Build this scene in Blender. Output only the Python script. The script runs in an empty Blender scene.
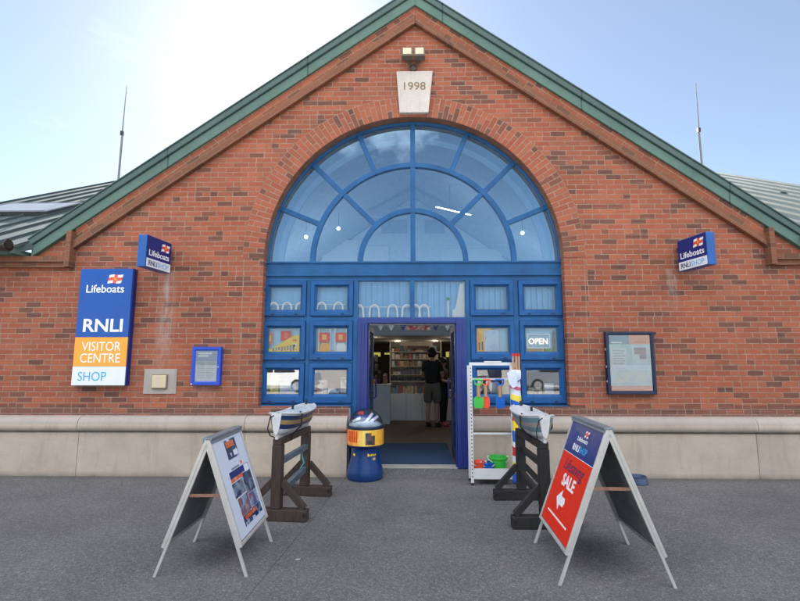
import bpy, bmesh, math, random
from mathutils import Vector, Matrix
random.seed(7)
scene = bpy.context.scene
col = scene.collection
R = math.radians
PI = math.pi

# ------------------------------------------------------------------ helpers
def s2l(c):
    c = c / 255.0
    return c / 12.92 if c <= 0.04045 else ((c + 0.055) / 1.055) ** 2.4
def rgb(r, g, b): return (s2l(r), s2l(g), s2l(b), 1.0)

class NT:
    """small node-tree helper"""
    def __init__(self, name):
        self.m = bpy.data.materials.new(name); self.m.use_nodes = True
        self.t = self.m.node_tree; self.n = self.t.nodes; self.l = self.t.links
        self.n.clear()
        self.out = self.n.new('ShaderNodeOutputMaterial')
    def new(self, kind, **kw):
        nd = self.n.new(kind)
        for k, v in kw.items(): setattr(nd, k, v)
        return nd
    def put(self, sock, v):
        if hasattr(v, 'is_output'): self.l.new(v, sock)
        else: sock.default_value = v
    def math(self, op, a, b=0.0, c=None, clamp=False):
        nd = self.new('ShaderNodeMath', operation=op, use_clamp=clamp)
        self.put(nd.inputs[0], a); self.put(nd.inputs[1], b)
        if c is not None: self.put(nd.inputs[2], c)
        return nd.outputs[0]
    def mix(self, f, a, b, blend='MIX'):
        nd = self.new('ShaderNodeMix', data_type='RGBA', blend_type=blend)
        self.put(nd.inputs[0], f); self.put(nd.inputs[6], a); self.put(nd.inputs[7], b)
        return nd.outputs[2]
    def noise(self, vec, scale, detail=4.0, rough=0.55):
        nd = self.new('ShaderNodeTexNoise')
        self.l.new(vec, nd.inputs['Vector']); nd.inputs['Scale'].default_value = scale
        nd.inputs['Detail'].default_value = detail; nd.inputs['Roughness'].default_value = rough
        return nd.outputs['Fac']
    def ramp(self, f, stops):
        nd = self.new('ShaderNodeValToRGB'); self.put(nd.inputs[0], f)
        e = nd.color_ramp.elements
        while len(e) < len(stops): e.new(0.5)
        for i, (p, c) in enumerate(stops): e[i].position = p; e[i].color = c
        return nd.outputs[0]
    def obj(self):
        tc = self.new('ShaderNodeTexCoord'); return tc.outputs['Object']
    def xyz(self, v):
        s = self.new('ShaderNodeSeparateXYZ'); self.l.new(v, s.inputs[0]); return s.outputs
    def comb(self, x, y, z=0.0):
        c = self.new('ShaderNodeCombineXYZ')
        for i, v in enumerate((x, y, z)): self.put(c.inputs[i], v)
        return c.outputs[0]
    def wn(self, v):
        w = self.new('ShaderNodeTexWhiteNoise', noise_dimensions='3D'); self.l.new(v, w.inputs['Vector'])
        return w.outputs['Value'], w.outputs['Color']
    def bsdf(self, color, rough=0.6, metal=0.0, bump=None, bstr=0.3, bdist=0.01, spec=None):
        b = self.new('ShaderNodeBsdfPrincipled')
        self.put(b.inputs['Base Color'], color); self.put(b.inputs['Roughness'], rough)
        b.inputs['Metallic'].default_value = metal
        if spec is not None: b.inputs['Specular IOR Level'].default_value = spec
        if bump is not None:
            bp = self.new('ShaderNodeBump'); bp.inputs['Strength'].default_value = bstr
            bp.inputs['Distance'].default_value = bdist
            self.l.new(bump, bp.inputs['Height']); self.l.new(bp.outputs[0], b.inputs['Normal'])
        self.l.new(b.outputs[0], self.out.inputs[0])
        return b

def plain(name, c, rough=0.55, metal=0.0, var=0.12, scale=6.0, bump=0.0, bscale=60.0, spec=None):
    t = NT(name); o = t.obj()
    n = t.noise(o, scale, 5.0, 0.6)
    lo = tuple(max(0, x * (1 - var)) for x in c[:3]) + (1,)
    hi = tuple(min(1, x * (1 + var)) for x in c[:3]) + (1,)
    colr = t.ramp(n, [(0.3, lo), (0.7, hi)])
    rr = t.math('MULTIPLY_ADD', t.noise(o, scale * 3, 3.0), 0.2, rough - 0.1)
    if bump: t.bsdf(colr, rr, metal, t.noise(o, bscale, 5.0), bump, 0.005, spec)
    else: t.bsdf(colr, rr, metal, spec=spec)
    return t.m

def emit(name, c, s):
    t = NT(name); e = t.new('ShaderNodeEmission'); e.inputs[0].default_value = c; e.inputs[1].default_value = s
    t.l.new(e.outputs[0], t.out.inputs[0]); return t.m

def glass(name, refl, tint, gcol=(0.9, 0.95, 1, 1), rough=0.0, wave=0.0):
    t = NT(name)
    tr = t.new('ShaderNodeBsdfTransparent'); tr.inputs[0].default_value = tint
    gl = t.new('ShaderNodeBsdfGlossy'); gl.inputs[0].default_value = gcol; gl.inputs['Roughness'].default_value = rough
    if wave:
        bp = t.new('ShaderNodeBump'); bp.inputs['Strength'].default_value = wave; bp.inputs['Distance'].default_value = 0.02
        t.l.new(t.noise(t.obj(), 1.3, 1.0), bp.inputs['Height']); t.l.new(bp.outputs[0], gl.inputs['Normal'])
    lw = t.new('ShaderNodeFresnel'); lw.inputs[0].default_value = 1.5
    f = t.math('MULTIPLY_ADD', lw.outputs[0], 1.0 - refl, refl, clamp=True)
    mx = t.new('ShaderNodeMixShader'); t.put(mx.inputs[0], f)
    t.l.new(tr.outputs[0], mx.inputs[1]); t.l.new(gl.outputs[0], mx.inputs[2])
    t.l.new(mx.outputs[0], t.out.inputs[0]); return t.m

class MB:
    """collects shapes and links them as ONE mesh object"""
    def __init__(self): self.b = bmesh.new(); self.mi = 0
    def _f(self, vs):
        try:
            f = self.b.faces.new(vs); f.material_index = self.mi; return f
        except ValueError: return None
    def box(self, x0, x1, y0, y1, z0, z1, M=None):
        ps = [(x, y, z) for x in (x0, x1) for y in (y0, y1) for z in (z0, z1)]
        if M is not None: ps = [M @ Vector(p) for p in ps]
        v = [self.b.verts.new(p) for p in ps]
        for q in ((0,1,3,2),(4,6,7,5),(0,4,5,1),(2,3,7,6),(0,2,6,4),(1,5,7,3)): self._f([v[i] for i in q])
        return self
    def bar(self, a, c, w, h, up=(0,0,1)):
        a = Vector(a); c = Vector(c); d = (c - a); L = d.length; d.normalize()
        u = Vector(up)
        if abs(d.dot(u)) > 0.98: u = Vector((0,1,0))
        s = d.cross(u).normalized(); u = s.cross(d).normalized()
        M = Matrix.Translation(a) @ Matrix((s, d, u)).transposed().to_4x4()
        return self.box(-w/2, w/2, 0, L, -h/2, h/2, M)
    def tube(self, pts, r, n=10, caps=True):
        pts = [Vector(p) for p in pts]; rs = r if isinstance(r, (list, tuple)) else [r]*len(pts)
        rings = []; prev = None
        for i, p in enumerate(pts):
            d = (pts[min(i+1, len(pts)-1)] - pts[max(i-1, 0)]).normalized()
            if prev is None:
                prev = d.orthogonal().normalized()
            s = (prev - d * prev.dot(d)).normalized(); prev = s; u = d.cross(s)
            rings.append([self.b.verts.new(p + (s*math.cos(2*PI*k/n) + u*math.sin(2*PI*k/n))*rs[i]) for k in range(n)])
        for a, c in zip(rings, rings[1:]):
            for k in range(n): self._f([a[k], a[(k+1)%n], c[(k+1)%n], c[k]])
        if caps: self._f(rings[0][::-1]); self._f(rings[-1])
        return self
    def lathe(self, prof, n=40, center=(0,0,0), cap=True):
        cx, cy, cz = center; rings = []
        for r, z in prof:
            rings.append([self.b.verts.new((cx + r*math.cos(2*PI*k/n), cy + r*math.sin(2*PI*k/n), cz + z)) for k in range(n)])
        for a, c in zip(rings, rings[1:]):
            for k in range(n): self._f([a[k], a[(k+1)%n], c[(k+1)%n], c[k]])
        if cap: self._f(rings[0][::-1]); self._f(rings[-1])
        return self
    def prism(self, poly, axis, a, c):
        """poly in the plane across axis; 'y': poly=(x,z)  'x': poly=(y,z)  'z': poly=(x,y)"""
        def P(p, t):
            return {'y': (p[0], t, p[1]), 'x': (t, p[0], p[1]), 'z': (p[0], p[1], t)}[axis]
        v0 = [self.b.verts.new(P(p, a)) for p in poly]; v1 = [self.b.verts.new(P(p, c)) for p in poly]
        self._f(v0); self._f(v1[::-1]); n = len(poly)
        for k in range(n): self._f([v0[k], v0[(k+1)%n], v1[(k+1)%n], v1[k]][::-1])
        return self
    def ring(self, r0, r1, y0, y1, cz, a0=0.0, a1=PI, n=64, cx=0.0):
        """annular band in the XZ plane"""
        prev = None; first = None
        for k in range(n+1):
            a = a0 + (a1-a0)*k/n; c, s = math.cos(a), math.sin(a)
            q = [self.b.verts.new((cx+r*c, y, cz+r*s)) for r, y in ((r0,y0),(r1,y0),(r1,y1),(r0,y1))]
            if prev:
                for i in range(4): self._f([prev[i], prev[(i+1)%4], q[(i+1)%4], q[i]])
            else: self._f(q)
            prev = q
        self._f(prev[::-1]); return self
    def picture_frame(self, x0, x1, z0, z1, w, yf, yb, bev):
        """mitred moulding: outer lip at yf, sloping to yf+bev at the sight edge"""
        o = [(x0,z0),(x1,z0),(x1,z1),(x0,z1)]
        def inset(d): return [(x0+d,z0+d),(x1-d,z0+d),(x1-d,z1-d),(x0+d,z1-d)]
        lv = [(inset(0), yb), (inset(0), yf+0.004), (inset(0.004), yf), (inset(w*0.72), yf), (inset(w*0.8), yf+bev*0.5), (inset(w), yf+bev), (inset(w), yb)]
        rings = [[self.b.verts.new((p[0], y, p[1])) for p in ps] for ps, y in lv]
        for a, c in zip(rings, rings[1:]+rings[:1]):
            for k in range(4): self._f([a[k], a[(k+1)%4], c[(k+1)%4], c[k]])
        return self
    def build(self, name, mats, parent=None, smooth=False, bevel=0.0, M=None, loc=None, rot=None):
        bm = self.b
        if M is not None: bm.transform(M)
        bmesh.ops.recalc_face_normals(bm, faces=bm.faces[:])
        if bevel:
            bmesh.ops.bevel(bm, geom=[e for e in bm.edges if e.is_manifold and e.calc_face_angle(0) > 0.5], offset=bevel, segments=2, profile=0.6, affect='EDGES', clamp_overlap=True)
        me = bpy.data.meshes.new(name); bm.to_mesh(me); bm.free()
        for m in (mats if isinstance(mats, (list, tuple)) else [mats]): me.materials.append(m)
        if smooth:
            for p in me.polygons: p.use_smooth = True
            if smooth != 'all':
                me.set_sharp_from_angle(angle=R(35))
        o = bpy.data.objects.new(name, me); col.objects.link(o)
        if parent is not None: o.parent = parent
        if loc is not None: o.location = loc
        if rot is not None: o.rotation_euler = rot
        return o

def tag(o, label=None, cat=None, group=None, kind=None):
    if label: o['label'] = label
    if cat: o['category'] = cat
    if group: o['group'] = group
    if kind: o['kind'] = kind
    return o
def thing(name, label, cat, loc=(0,0,0), rz=0.0, group=None):
    o = bpy.data.objects.new(name, None); o.empty_display_size = 0.1; col.objects.link(o)
    o.location = loc; o.rotation_euler = (0, 0, rz)
    return tag(o, label, cat, group)
def kids(o): return [c for c in bpy.data.objects if c.parent == o]
def copy_tree(o, parent=None):
    c = o.copy(); col.objects.link(c)
    if parent is not None: c.parent = parent
    for ch in kids(o): copy_tree(ch, c)
    return c

def lettering(s, x, z, y, mat, parent, width=None, height=None, shear=0.0, name='lettering', bold=0.0, label=None):
    """text standing in local XZ facing -Y; x,z = lower-left corner of the ink; scaled to width x height"""
    cu = bpy.data.curves.new('font', 'FONT'); cu.body = s; cu.size = 1.0; cu.extrude = 0.5; cu.shear = shear
    cu.offset = bold; cu.resolution_u = 4
    tmp = bpy.data.objects.new('tmp', cu); col.objects.link(tmp)
    dg = bpy.context.evaluated_depsgraph_get(); dg.update()
    me = bpy.data.meshes.new_from_object(tmp.evaluated_get(dg))
    bpy.data.objects.remove(tmp); bpy.data.curves.remove(cu)
    xs = [v.co.x for v in me.vertices]; ys = [v.co.y for v in me.vertices]
    x0, x1, y0, y1 = min(xs), max(xs), min(ys), max(ys)
    sx = (width/(x1-x0)) if width else None; sy = (height/(y1-y0)) if height else None
    if sx is None: sx = sy
    if sy is None: sy = sx
    for v in me.vertices:
        v.co = Vector((x + (v.co.x-x0)*sx, y + (0.0 if v.co.z > 0 else 0.0012), z + (v.co.y-y0)*sy))
    me.materials.clear(); me.materials.append(mat)
    bm = bmesh.new(); bm.from_mesh(me)
    for f in bm.faces: f.smooth = False
    bmesh.ops.recalc_face_normals(bm, faces=bm.faces[:])
    bm.to_mesh(me); bm.free()
    me.name = name
    o = bpy.data.objects.new(name, me); col.objects.link(o); o.parent = parent
    if label: o['label'] = label
    return o

# ------------------------------------------------------------------ materials
def brick_core(t, u, v, bw, bh, mort, seedv, offset_alt=0.5, dark_bias=None):
    """u along course, v across courses (metres). returns colour, height"""
    row = t.math('FLOOR', t.math('DIVIDE', v, bh))
    fv = t.math('FRACT', t.math('DIVIDE', v, bh))
    off = t.math('MULTIPLY', t.math('MODULO', t.math('ABSOLUTE', row), 2.0), offset_alt)
    # small per-course slip so that no two courses line up exactly
    slip = t.math('MULTIPLY', t.wn(t.comb(row, seedv, 3.0))[0], 0.10)
    uu = t.math('ADD', t.math('ADD', t.math('DIVIDE', u, bw), off), slip)
    colm = t.math('FLOOR', uu); fu = t.math('FRACT', uu)
    # every so often a stretcher is split into two headers
    hs = t.math('LESS_THAN', t.wn(t.comb(colm, row, seedv + 7.0))[0], 0.12)
    f2 = t.math('FRACT', t.math('MULTIPLY', fu, 2.0))
    sub = t.math('MULTIPLY', hs, t.math('FLOOR', t.math('MULTIPLY', fu, 2.0)))
    fu2 = t.math('ADD', t.math('MULTIPLY', hs, f2), t.math('MULTIPLY', t.math('SUBTRACT', 1.0, hs), fu))
    wid = t.math('MULTIPLY', t.math('SUBTRACT', 1.0, t.math('MULTIPLY', hs, 0.5)), bw)
    du = t.math('MULTIPLY', t.math('SUBTRACT', 0.5, t.math('ABSOLUTE', t.math('SUBTRACT', fu2, 0.5))), wid)
    dv = t.math('MULTIPLY', t.math('SUBTRACT', 0.5, t.math('ABSOLUTE', t.math('SUBTRACT', fv, 0.5))), bh)
    return du, dv, t.comb(t.math('ADD', colm, t.math('MULTIPLY', sub, 0.5)), row, seedv), row

def brick_finish(t, du, dv, cell, o, mort, dark=0.16, extra=None, darkmask=None):
    val, colr = t.wn(cell)
    cx = t.xyz(colr)
    # wobble in the joints
    wob = t.math('MULTIPLY_ADD', t.noise(o, 45.0, 3.0), 0.006, -0.003)
    d = t.math('ADD', t.math('MINIMUM', du, dv), wob)
    mask = t.math('SMOOTH_MIN', 1.0, t.math('MULTIPLY', t.math('SUBTRACT', d, mort*0.5-0.0015), 320.0), 0.1, clamp=True)
    base = t.ramp(val, [(0.0, (0.265,0.086,0.051,1)), (0.25, (0.345,0.101,0.056,1)), (0.6, (0.390,0.117,0.063,1)), (0.85, (0.42,0.136,0.074,1)), (1.0, (0.29,0.100,0.062,1))])
    dk = t.ramp(cx[1], [(0.0, (0.125,0.066,0.053,1)), (0.5, (0.175,0.080,0.058,1)), (1.0, (0.24,0.090,0.058,1))])
    thr = dark if darkmask is None else t.math('ADD', dark, darkmask)
    isd = t.math('LESS_THAN', cx[0], thr)
    # dark bricks only partly burnt
    nz = t.noise(o, 9.0, 4.0)
    isd = t.math('MULTIPLY', isd, t.math('MULTIPLY_ADD', nz, 0.8, 0.45, clamp=True))
    c = t.mix(isd, base, dk)
    spk = t.noise(o, 130.0, 4.0, 0.7)
    c = t.mix(1.0, c, t.ramp(spk, [(0.3, (0.72,0.72,0.74,1)), (0.72, (1.18,1.15,1.12,1))]), 'MULTIPLY')
    big = t.noise(o, 0.75, 6.0, 0.7)
    c = t.mix(1.0, c, t.ramp(big, [(0.3, (0.76,0.76,0.78,1)), (0.7, (1.12,1.1,1.08,1))]), 'MULTIPLY')
    gr = t.noise(o, 2.6, 7.0, 0.75)
    c = t.mix(t.math('MULTIPLY', t.ramp(gr, [(0.42, (0,0,0,1)), (0.7, (1,1,1,1))]), 0.36), c, (0.20,0.105,0.082,1))
    mc = t.ramp(t.noise(o, 14.0, 4.0), [(0.3, (0.24,0.155,0.115,1)), (0.7, (0.37,0.27,0.215,1))])
    c = t.mix(mask, mc, c)
    if extra is not None: c = extra(t, c)
    h = t.math('ADD', t.math('MULTIPLY', mask, 0.7), t.math('MULTIPLY', spk, 0.35))
    t.bsdf(c, t.math('MULTIPLY_ADD', spk, 0.2, 0.72), 0, h, 0.55, 0.008, spec=0.25)

def mat_brick_wall():
    t = NT('red facing brick'); o = t.obj(); x, y, z = t.xyz(o)
    u = t.math('ADD', x, t.math('ADD', y, 40.03)); v = t.math('ADD', z, 3.002)
    du, dv, cell, row = brick_core(t, u, v, 0.225, 0.075, 0.010, 1.0)
    # straight joints that carry the jambs of the arch down
    jl = t.math('ABSOLUTE', t.math('SUBTRACT', t.math('ABSOLUTE', x), 2.46))
    below = t.math('GREATER_THAN', 3.05, z)
    jd = t.math('ADD', t.math('MULTIPLY', below, jl), t.math('MULTIPLY', t.math('SUBTRACT', 1.0, below), 1.0))
    du = t.math('MINIMUM', du, jd)
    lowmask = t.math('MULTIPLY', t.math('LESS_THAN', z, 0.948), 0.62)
    def extra(t, c):
        # lime streaks below the projecting signs and dirt under the base course
        def streak(cx, z0, z1, w):
            a = t.math('SUBTRACT', 1.0, t.math('DIVIDE', t.math('ABSOLUTE', t.math('SUBTRACT', x, cx)), w), clamp=True)
            b = t.math('MULTIPLY', t.math('DIVIDE', t.math('SUBTRACT', z, z0), 0.5, clamp=True), t.math('LESS_THAN', z, z1))
            return t.math('MULTIPLY', a, b)
        s = t.math('ADD', streak(-3.56, 1.35, 2.86, 0.16), t.math('ADD', streak(3.70, 2.2, 2.86, 0.1), t.math('ADD', streak(-2.95, 0.82, 1.2, 0.22), streak(0.0, 5.9, 6.06, 0.2))))
        n = t.noise(t.comb(t.math('MULTIPLY', x, 6.0), 0.0, t.math('MULTIPLY', z, 1.6)), 2.5, 6.0, 0.7)
        s = t.math('MULTIPLY', s, t.ramp(n, [(0.38, (0,0,0,1)), (0.7, (1,1,1,1))]))
        row = t.math('FRACT', t.math('DIVIDE', z, 0.075))
        c = t.mix(t.math('MULTIPLY', s, 0.75), c, (0.46,0.42,0.40,1))
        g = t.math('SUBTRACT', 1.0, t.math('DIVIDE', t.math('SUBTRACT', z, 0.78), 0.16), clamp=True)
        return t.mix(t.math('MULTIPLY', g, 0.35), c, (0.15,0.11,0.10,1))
    brick_finish(t, du, dv, cell, o, 0.010, 0.17, extra, lowmask)
    return t.m
def mat_brick_arch(cz):
    t = NT('radial brick arch'); o = t.obj(); x, y, z = t.xyz(o)
    zz = t.math('SUBTRACT', z, cz)
    ang = t.math('ARCTAN2', zz, x)
    r = t.math('SQRT', t.math('ADD', t.math('MULTIPLY', x, x), t.math('MULTIPLY', zz, zz)))
    n = 92.0
    a = t.math('MULTIPLY', ang, n/PI); ca = t.math('FLOOR', a); fa = t.math('FRACT', a)
    dth = t.math('MULTIPLY', t.math('MULTIPLY', t.math('SUBTRACT', 0.5, t.math('ABSOLUTE', t.math('SUBTRACT', fa, 0.5))), PI/n), r)
    alt = t.math('MODULO', ca, 2.0)
    brk = t.math('MULTIPLY_ADD', alt, 0.115, 2.17+0.108)
    drb = t.math('ABSOLUTE', t.math('SUBTRACT', r, brk))
    dro = t.math('ABSOLUTE', t.math('SUBTRACT', r, 2.485))
    seg = t.math('GREATER_THAN', r, brk)
    brick_finish(t, dth, t.math('MINIMUM', drb, dro), t.comb(ca, seg, 5.0), o, 0.011, 0.2)
    return t.m
def mat_brick_rake(sign, flat=False, brown=0.38):
    t = NT('corbel brick'); o = t.obj(); x, y, z = t.xyz(o)
    # courses that follow the slope
    ca, sa = (1.0, 0.0) if flat else (0.817, 0.576)
    u = t.math('ADD', t.math('MULTIPLY', x, ca), t.math('MULTIPLY', z, -sa*sign)); v = t.math('ADD', t.math('MULTIPLY', z, ca), t.math('MULTIPLY', x, sa*sign))
    du, dv, cell, row = brick_core(t, t.math('ADD', u, 40.0), t.math('ADD', v, 30.0 + 0.012), 0.225, 0.075, 0.010, 9.0)
    brick_finish(t, du, dv, cell, o, 0.010, 0.25, (lambda t, c: t.mix(brown, t.mix(1.0, c, (0.68,0.72,0.70,1), 'MULTIPLY'), (0.20,0.105,0.065,1))) if brown else (lambda t, c: t.mix(1.0, c, (0.86,0.86,0.84,1), 'MULTIPLY')))
    return t.m

def mat_stone(name, a, b, joint=False):
    t = NT(name); o = t.obj()
    n = t.noise(o, 1.6, 6.0, 0.65); f = t.noise(o, 90.0, 4.0, 0.7)
    c = t.ramp(n, [(0.28, a), (0.72, b)])
    c = t.mix(1.0, c, t.ramp(f, [(0.3, (0.85,0.85,0.85,1)), (0.7, (1.1,1.1,1.1,1))]), 'MULTIPLY')
    x, y, z = t.xyz(o)
    st = t.noise(t.comb(t.math('MULTIPLY', x, 5.0), 0.0, t.math('MULTIPLY', z, 0.8)), 1.5, 5.0, 0.7)
    c = t.mix(t.math('MULTIPLY', t.ramp(st, [(0.52, (0,0,0,1)), (0.75, (1,1,1,1))]), 0.38), c, (0.20,0.165,0.135,1))
    if joint:
        blk = t.wn(t.comb(t.math('FLOOR', t.math('DIVIDE', t.math('ADD', x, 0.02), 2.3)), t.math('GREATER_THAN', z, 0.592), 4.0))[0]
        c = t.mix(1.0, c, t.ramp(blk, [(0.0, (0.86,0.85,0.85,1)), (1.0, (1.08,1.06,1.03,1))]), 'MULTIPLY')
    if joint:   # broken brown line under the rounded coping
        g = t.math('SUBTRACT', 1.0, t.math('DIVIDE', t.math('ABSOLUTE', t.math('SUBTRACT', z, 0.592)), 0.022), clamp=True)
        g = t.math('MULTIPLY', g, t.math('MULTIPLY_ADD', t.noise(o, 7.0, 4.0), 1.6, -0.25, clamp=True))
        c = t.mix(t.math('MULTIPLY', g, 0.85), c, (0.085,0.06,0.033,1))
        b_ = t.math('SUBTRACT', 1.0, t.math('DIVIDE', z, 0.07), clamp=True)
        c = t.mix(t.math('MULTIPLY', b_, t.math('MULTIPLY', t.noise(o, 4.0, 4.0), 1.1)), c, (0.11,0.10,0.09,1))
        sp_ = t.noise(t.comb(t.math('MULTIPLY', x, 1.4), 0.0, t.math('MULTIPLY', z, 3.0)), 2.0, 7.0, 0.75)
        c = t.mix(t.math('MULTIPLY', t.ramp(sp_, [(0.5, (0,0,0,1)), (0.68, (1,1,1,1))]), 0.45), c, (0.33,0.30,0.29,1))
        rs = t.noise(t.comb(t.math('MULTIPLY', x, 7.0), 0.0, t.math('MULTIPLY', z, 0.5)), 0.9, 3.0, 0.6)
        c = t.mix(t.math('MULTIPLY', t.ramp(rs, [(0.64, (0,0,0,1)), (0.72, (1,1,1,1))]), 0.3), c, (0.40,0.24,0.14,1))
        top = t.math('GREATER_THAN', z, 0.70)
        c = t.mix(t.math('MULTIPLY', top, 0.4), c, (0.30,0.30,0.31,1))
    t.bsdf(c, 0.8, 0, f, 0.25, 0.004, spec=0.3); return t.m

def mat_ground():
    t = NT('exposed aggregate paving'); o = t.obj(); x, y, z = t.xyz(o)
    vor = t.new('ShaderNodeTexVoronoi'); t.l.new(o, vor.inputs['Vector']); vor.inputs['Scale'].default_value = 120.0
    vs = t.xyz(vor.outputs['Color'])
    c = t.ramp(vs[0], [(0.0, (0.108,0.109,0.116,1)), (0.45, (0.134,0.135,0.142,1)), (0.8, (0.165,0.164,0.169,1)), (1.0, (0.245,0.242,0.244,1))])
    f = t.noise(o, 30.0, 6.0, 0.7)
    c = t.mix(1.0, c, t.ramp(f, [(0.3, (0.7,0.7,0.72,1)), (0.7, (1.2,1.19,1.17,1))]), 'MULTIPLY')
    big = t.noise(o, 0.9, 6.0, 0.65)
    c = t.mix(1.0, c, t.ramp(big, [(0.3, (0.80,0.80,0.80,1)), (0.7, (1.12,1.11,1.10,1))]), 'MULTIPLY')
    patch = t.noise(o, 2.7, 5.0, 0.7)
    c = t.mix(t.math('MULTIPLY', t.ramp(patch, [(0.58, (0,0,0,1)), (0.72, (1,1,1,1))]), 0.4), c, (0.075,0.07,0.07,1))
    v2 = t.new('ShaderNodeTexVoronoi'); t.l.new(o, v2.inputs['Vector']); v2.inputs['Scale'].default_value = 1.9
    gsel = t.math('LESS_THAN', t.xyz(v2.outputs['Color'])[1], 0.35)
    gsz = t.math('MULTIPLY_ADD', t.xyz(v2.outputs['Color'])[2], 0.035, 0.015)
    gum = t.math('MULTIPLY', gsel, t.math('LESS_THAN', t.math('ADD', v2.outputs['Distance'], t.math('MULTIPLY', f, 0.02)), gsz))
    c = t.mix(t.math('MULTIPLY', gum, 0.5), c, (0.052,0.052,0.056,1))
    wet = t.noise(t.comb(t.math('MULTIPLY', x, 0.5), t.math('MULTIPLY', y, 1.1), 4.0), 1.1, 7.0, 0.75)
    c = t.mix(t.math('MULTIPLY', t.ramp(wet, [(0.55, (0,0,0,1)), (0.66, (1,1,1,1))]), 0.28), c, (0.07,0.07,0.075,1))
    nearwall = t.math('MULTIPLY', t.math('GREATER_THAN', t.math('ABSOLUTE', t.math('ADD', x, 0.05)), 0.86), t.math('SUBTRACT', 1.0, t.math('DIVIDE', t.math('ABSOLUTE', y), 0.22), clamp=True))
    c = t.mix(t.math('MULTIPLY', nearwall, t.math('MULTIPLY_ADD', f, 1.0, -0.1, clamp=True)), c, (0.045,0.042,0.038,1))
    # saw-cut joint running out from the trestle, and its neighbours
    w = t.math('MULTIPLY_ADD', t.noise(o, 6.0, 2.0), 0.02, -0.01)
    def joint(px, slope):
        lx = t.math('SUBTRACT', t.math('ADD', x, w), t.math('MULTIPLY_ADD', y, slope, px))
        return t.math('LESS_THAN', t.math('ABSOLUTE', lx), 0.007)
    j = t.math('MAXIMUM', joint(-0.905, 0.063), joint(-7.2, 0.02))
    j = t.math('MULTIPLY', j, t.math('MULTIPLY_ADD', f, 1.2, 0.1, clamp=True))
    c = t.mix(t.math('MULTIPLY', j, 0.6), c, (0.045,0.045,0.048,1))
    h = t.math('ADD', vor.outputs['Distance'], f)
    t.bsdf(c, 0.85, 0, h, 0.5, 0.006, spec=0.25); return t.m

def mat_copper(name, a, b, seamw=2.05):
    t = NT(name); o = t.obj(); x, y, z = t.xyz(o)
    n = t.noise(o, 1.2, 7.0, 0.7)
    c = t.ramp(n, [(0.3, a), (0.7, b)])
    st = t.noise(t.comb(t.math('MULTIPLY', x, 9.0), t.math('MULTIPLY', y, 9.0), t.math('MULTIPLY', z, 2.0)), 1.0, 5.0)
    c = t.mix(t.math('MULTIPLY', st, 0.35), c, (0.09,0.12,0.12,1))
    fr = t.math('FRACT', t.math('DIVIDE', t.math('ADD', x, 30.3), seamw))
    seam = t.math('LESS_THAN', fr, 0.010)
    c = t.mix(t.math('MULTIPLY', seam, 0.75), c, (0.03,0.05,0.05,1))
    t.bsdf(c, 0.7, 0.0, t.noise(o, 25.0), 0.15, 0.006, spec=0.22); return t.m

def mat_wood(name, a, b):
    t = NT(name); o = t.obj()
    mp = t.new('ShaderNodeMapping'); t.l.new(o, mp.inputs[0]); mp.inputs['Scale'].default_value = (14, 14, 2.2)
    n = t.noise(mp.outputs[0], 2.4, 7.0, 0.7)
    c = t.ramp(n, [(0.25, a), (0.75, b)])
    t.bsdf(c, 0.65, 0, n, 0.5, 0.006); return t.m

def mat_photo(name, cols, scale=7.0, seed=0.0, rough=0.35):
    """printed picture: blotches of a few colours"""
    t = NT(name); o = t.obj()
    mp = t.new('ShaderNodeMapping'); t.l.new(o, mp.inputs[0]); mp.inputs['Location'].default_value = (seed, seed*0.7, seed*1.3)
    v = t.new('ShaderNodeTexVoronoi'); t.l.new(mp.outputs[0], v.inputs['Vector']); v.inputs['Scale'].default_value = scale
    f = t.xyz(v.outputs['Color'])[0]
    n = t.noise(mp.outputs[0], scale*2.2, 4.0, 0.7)
    f = t.math('ADD', t.math('MULTIPLY', f, 0.6), t.math('MULTIPLY', n, 0.45))
    k = len(cols)
    c = t.ramp(f, [(0.12 + 0.76*i/(k-1), cc) for i, cc in enumerate(cols)])
    t.bsdf(c, rough); return t.m

M = {}
M['brick'] = mat_brick_wall()
ARCH_Z = 3.035
M['arch'] = mat_brick_arch(ARCH_Z)
M['corbel_l'] = mat_brick_rake(-1.0); M['corbel_r'] = mat_brick_rake(1.0); M['course_l'] = mat_brick_rake(-1.0, brown=0); M['course_r'] = mat_brick_rake(1.0, brown=0); M['corbel_e'] = mat_brick_rake(1.0, True)
M['stone'] = mat_stone('plinth stone', (0.43,0.355,0.295,1), (0.54,0.46,0.385,1), True)
M['keystone'] = mat_stone('pale keystone', (0.50,0.455,0.42,1), (0.62,0.575,0.54,1))
M['surround'] = mat_stone('concrete surround', (0.36,0.32,0.29,1), (0.45,0.41,0.38,1))
M['ground'] = mat_ground()
M['fascia'] = mat_copper('green copper fascia', (0.078,0.150,0.126,1), (0.128,0.222,0.186,1))
M['coping'] = mat_copper('blue green copper edge', (0.060,0.105,0.100,1), (0.095,0.155,0.148,1))
M['roof'] = mat_copper('grey standing seam sheet', (0.052,0.078,0.080,1), (0.082,0.112,0.112,1), 7.3)
M['seam'] = plain('roof seam', (0.085,0.115,0.118,1), 0.6, 0.0, spec=0.25)
M['gutter'] = plain('brown gutter', (0.035,0.026,0.022,1), 0.4)
M['frame'] = plain('blue painted frame', (0.010,0.092,0.255,1), 0.46, var=0.22, scale=3.5, spec=0.35)
M['casement'] = plain('blue casement paint', (0.009,0.085,0.265,1), 0.44, var=0.2, scale=4.0, spec=0.35)
M['door_blue'] = plain('violet blue door paint', (0.013,0.032,0.205,1), 0.35, var=0.08, scale=3.0)
M['glass'] = glass('window glass', 0.30, (0.60,0.80,0.95,1), (0.54,0.79,1,1), 0.0, 0.015)
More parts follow.
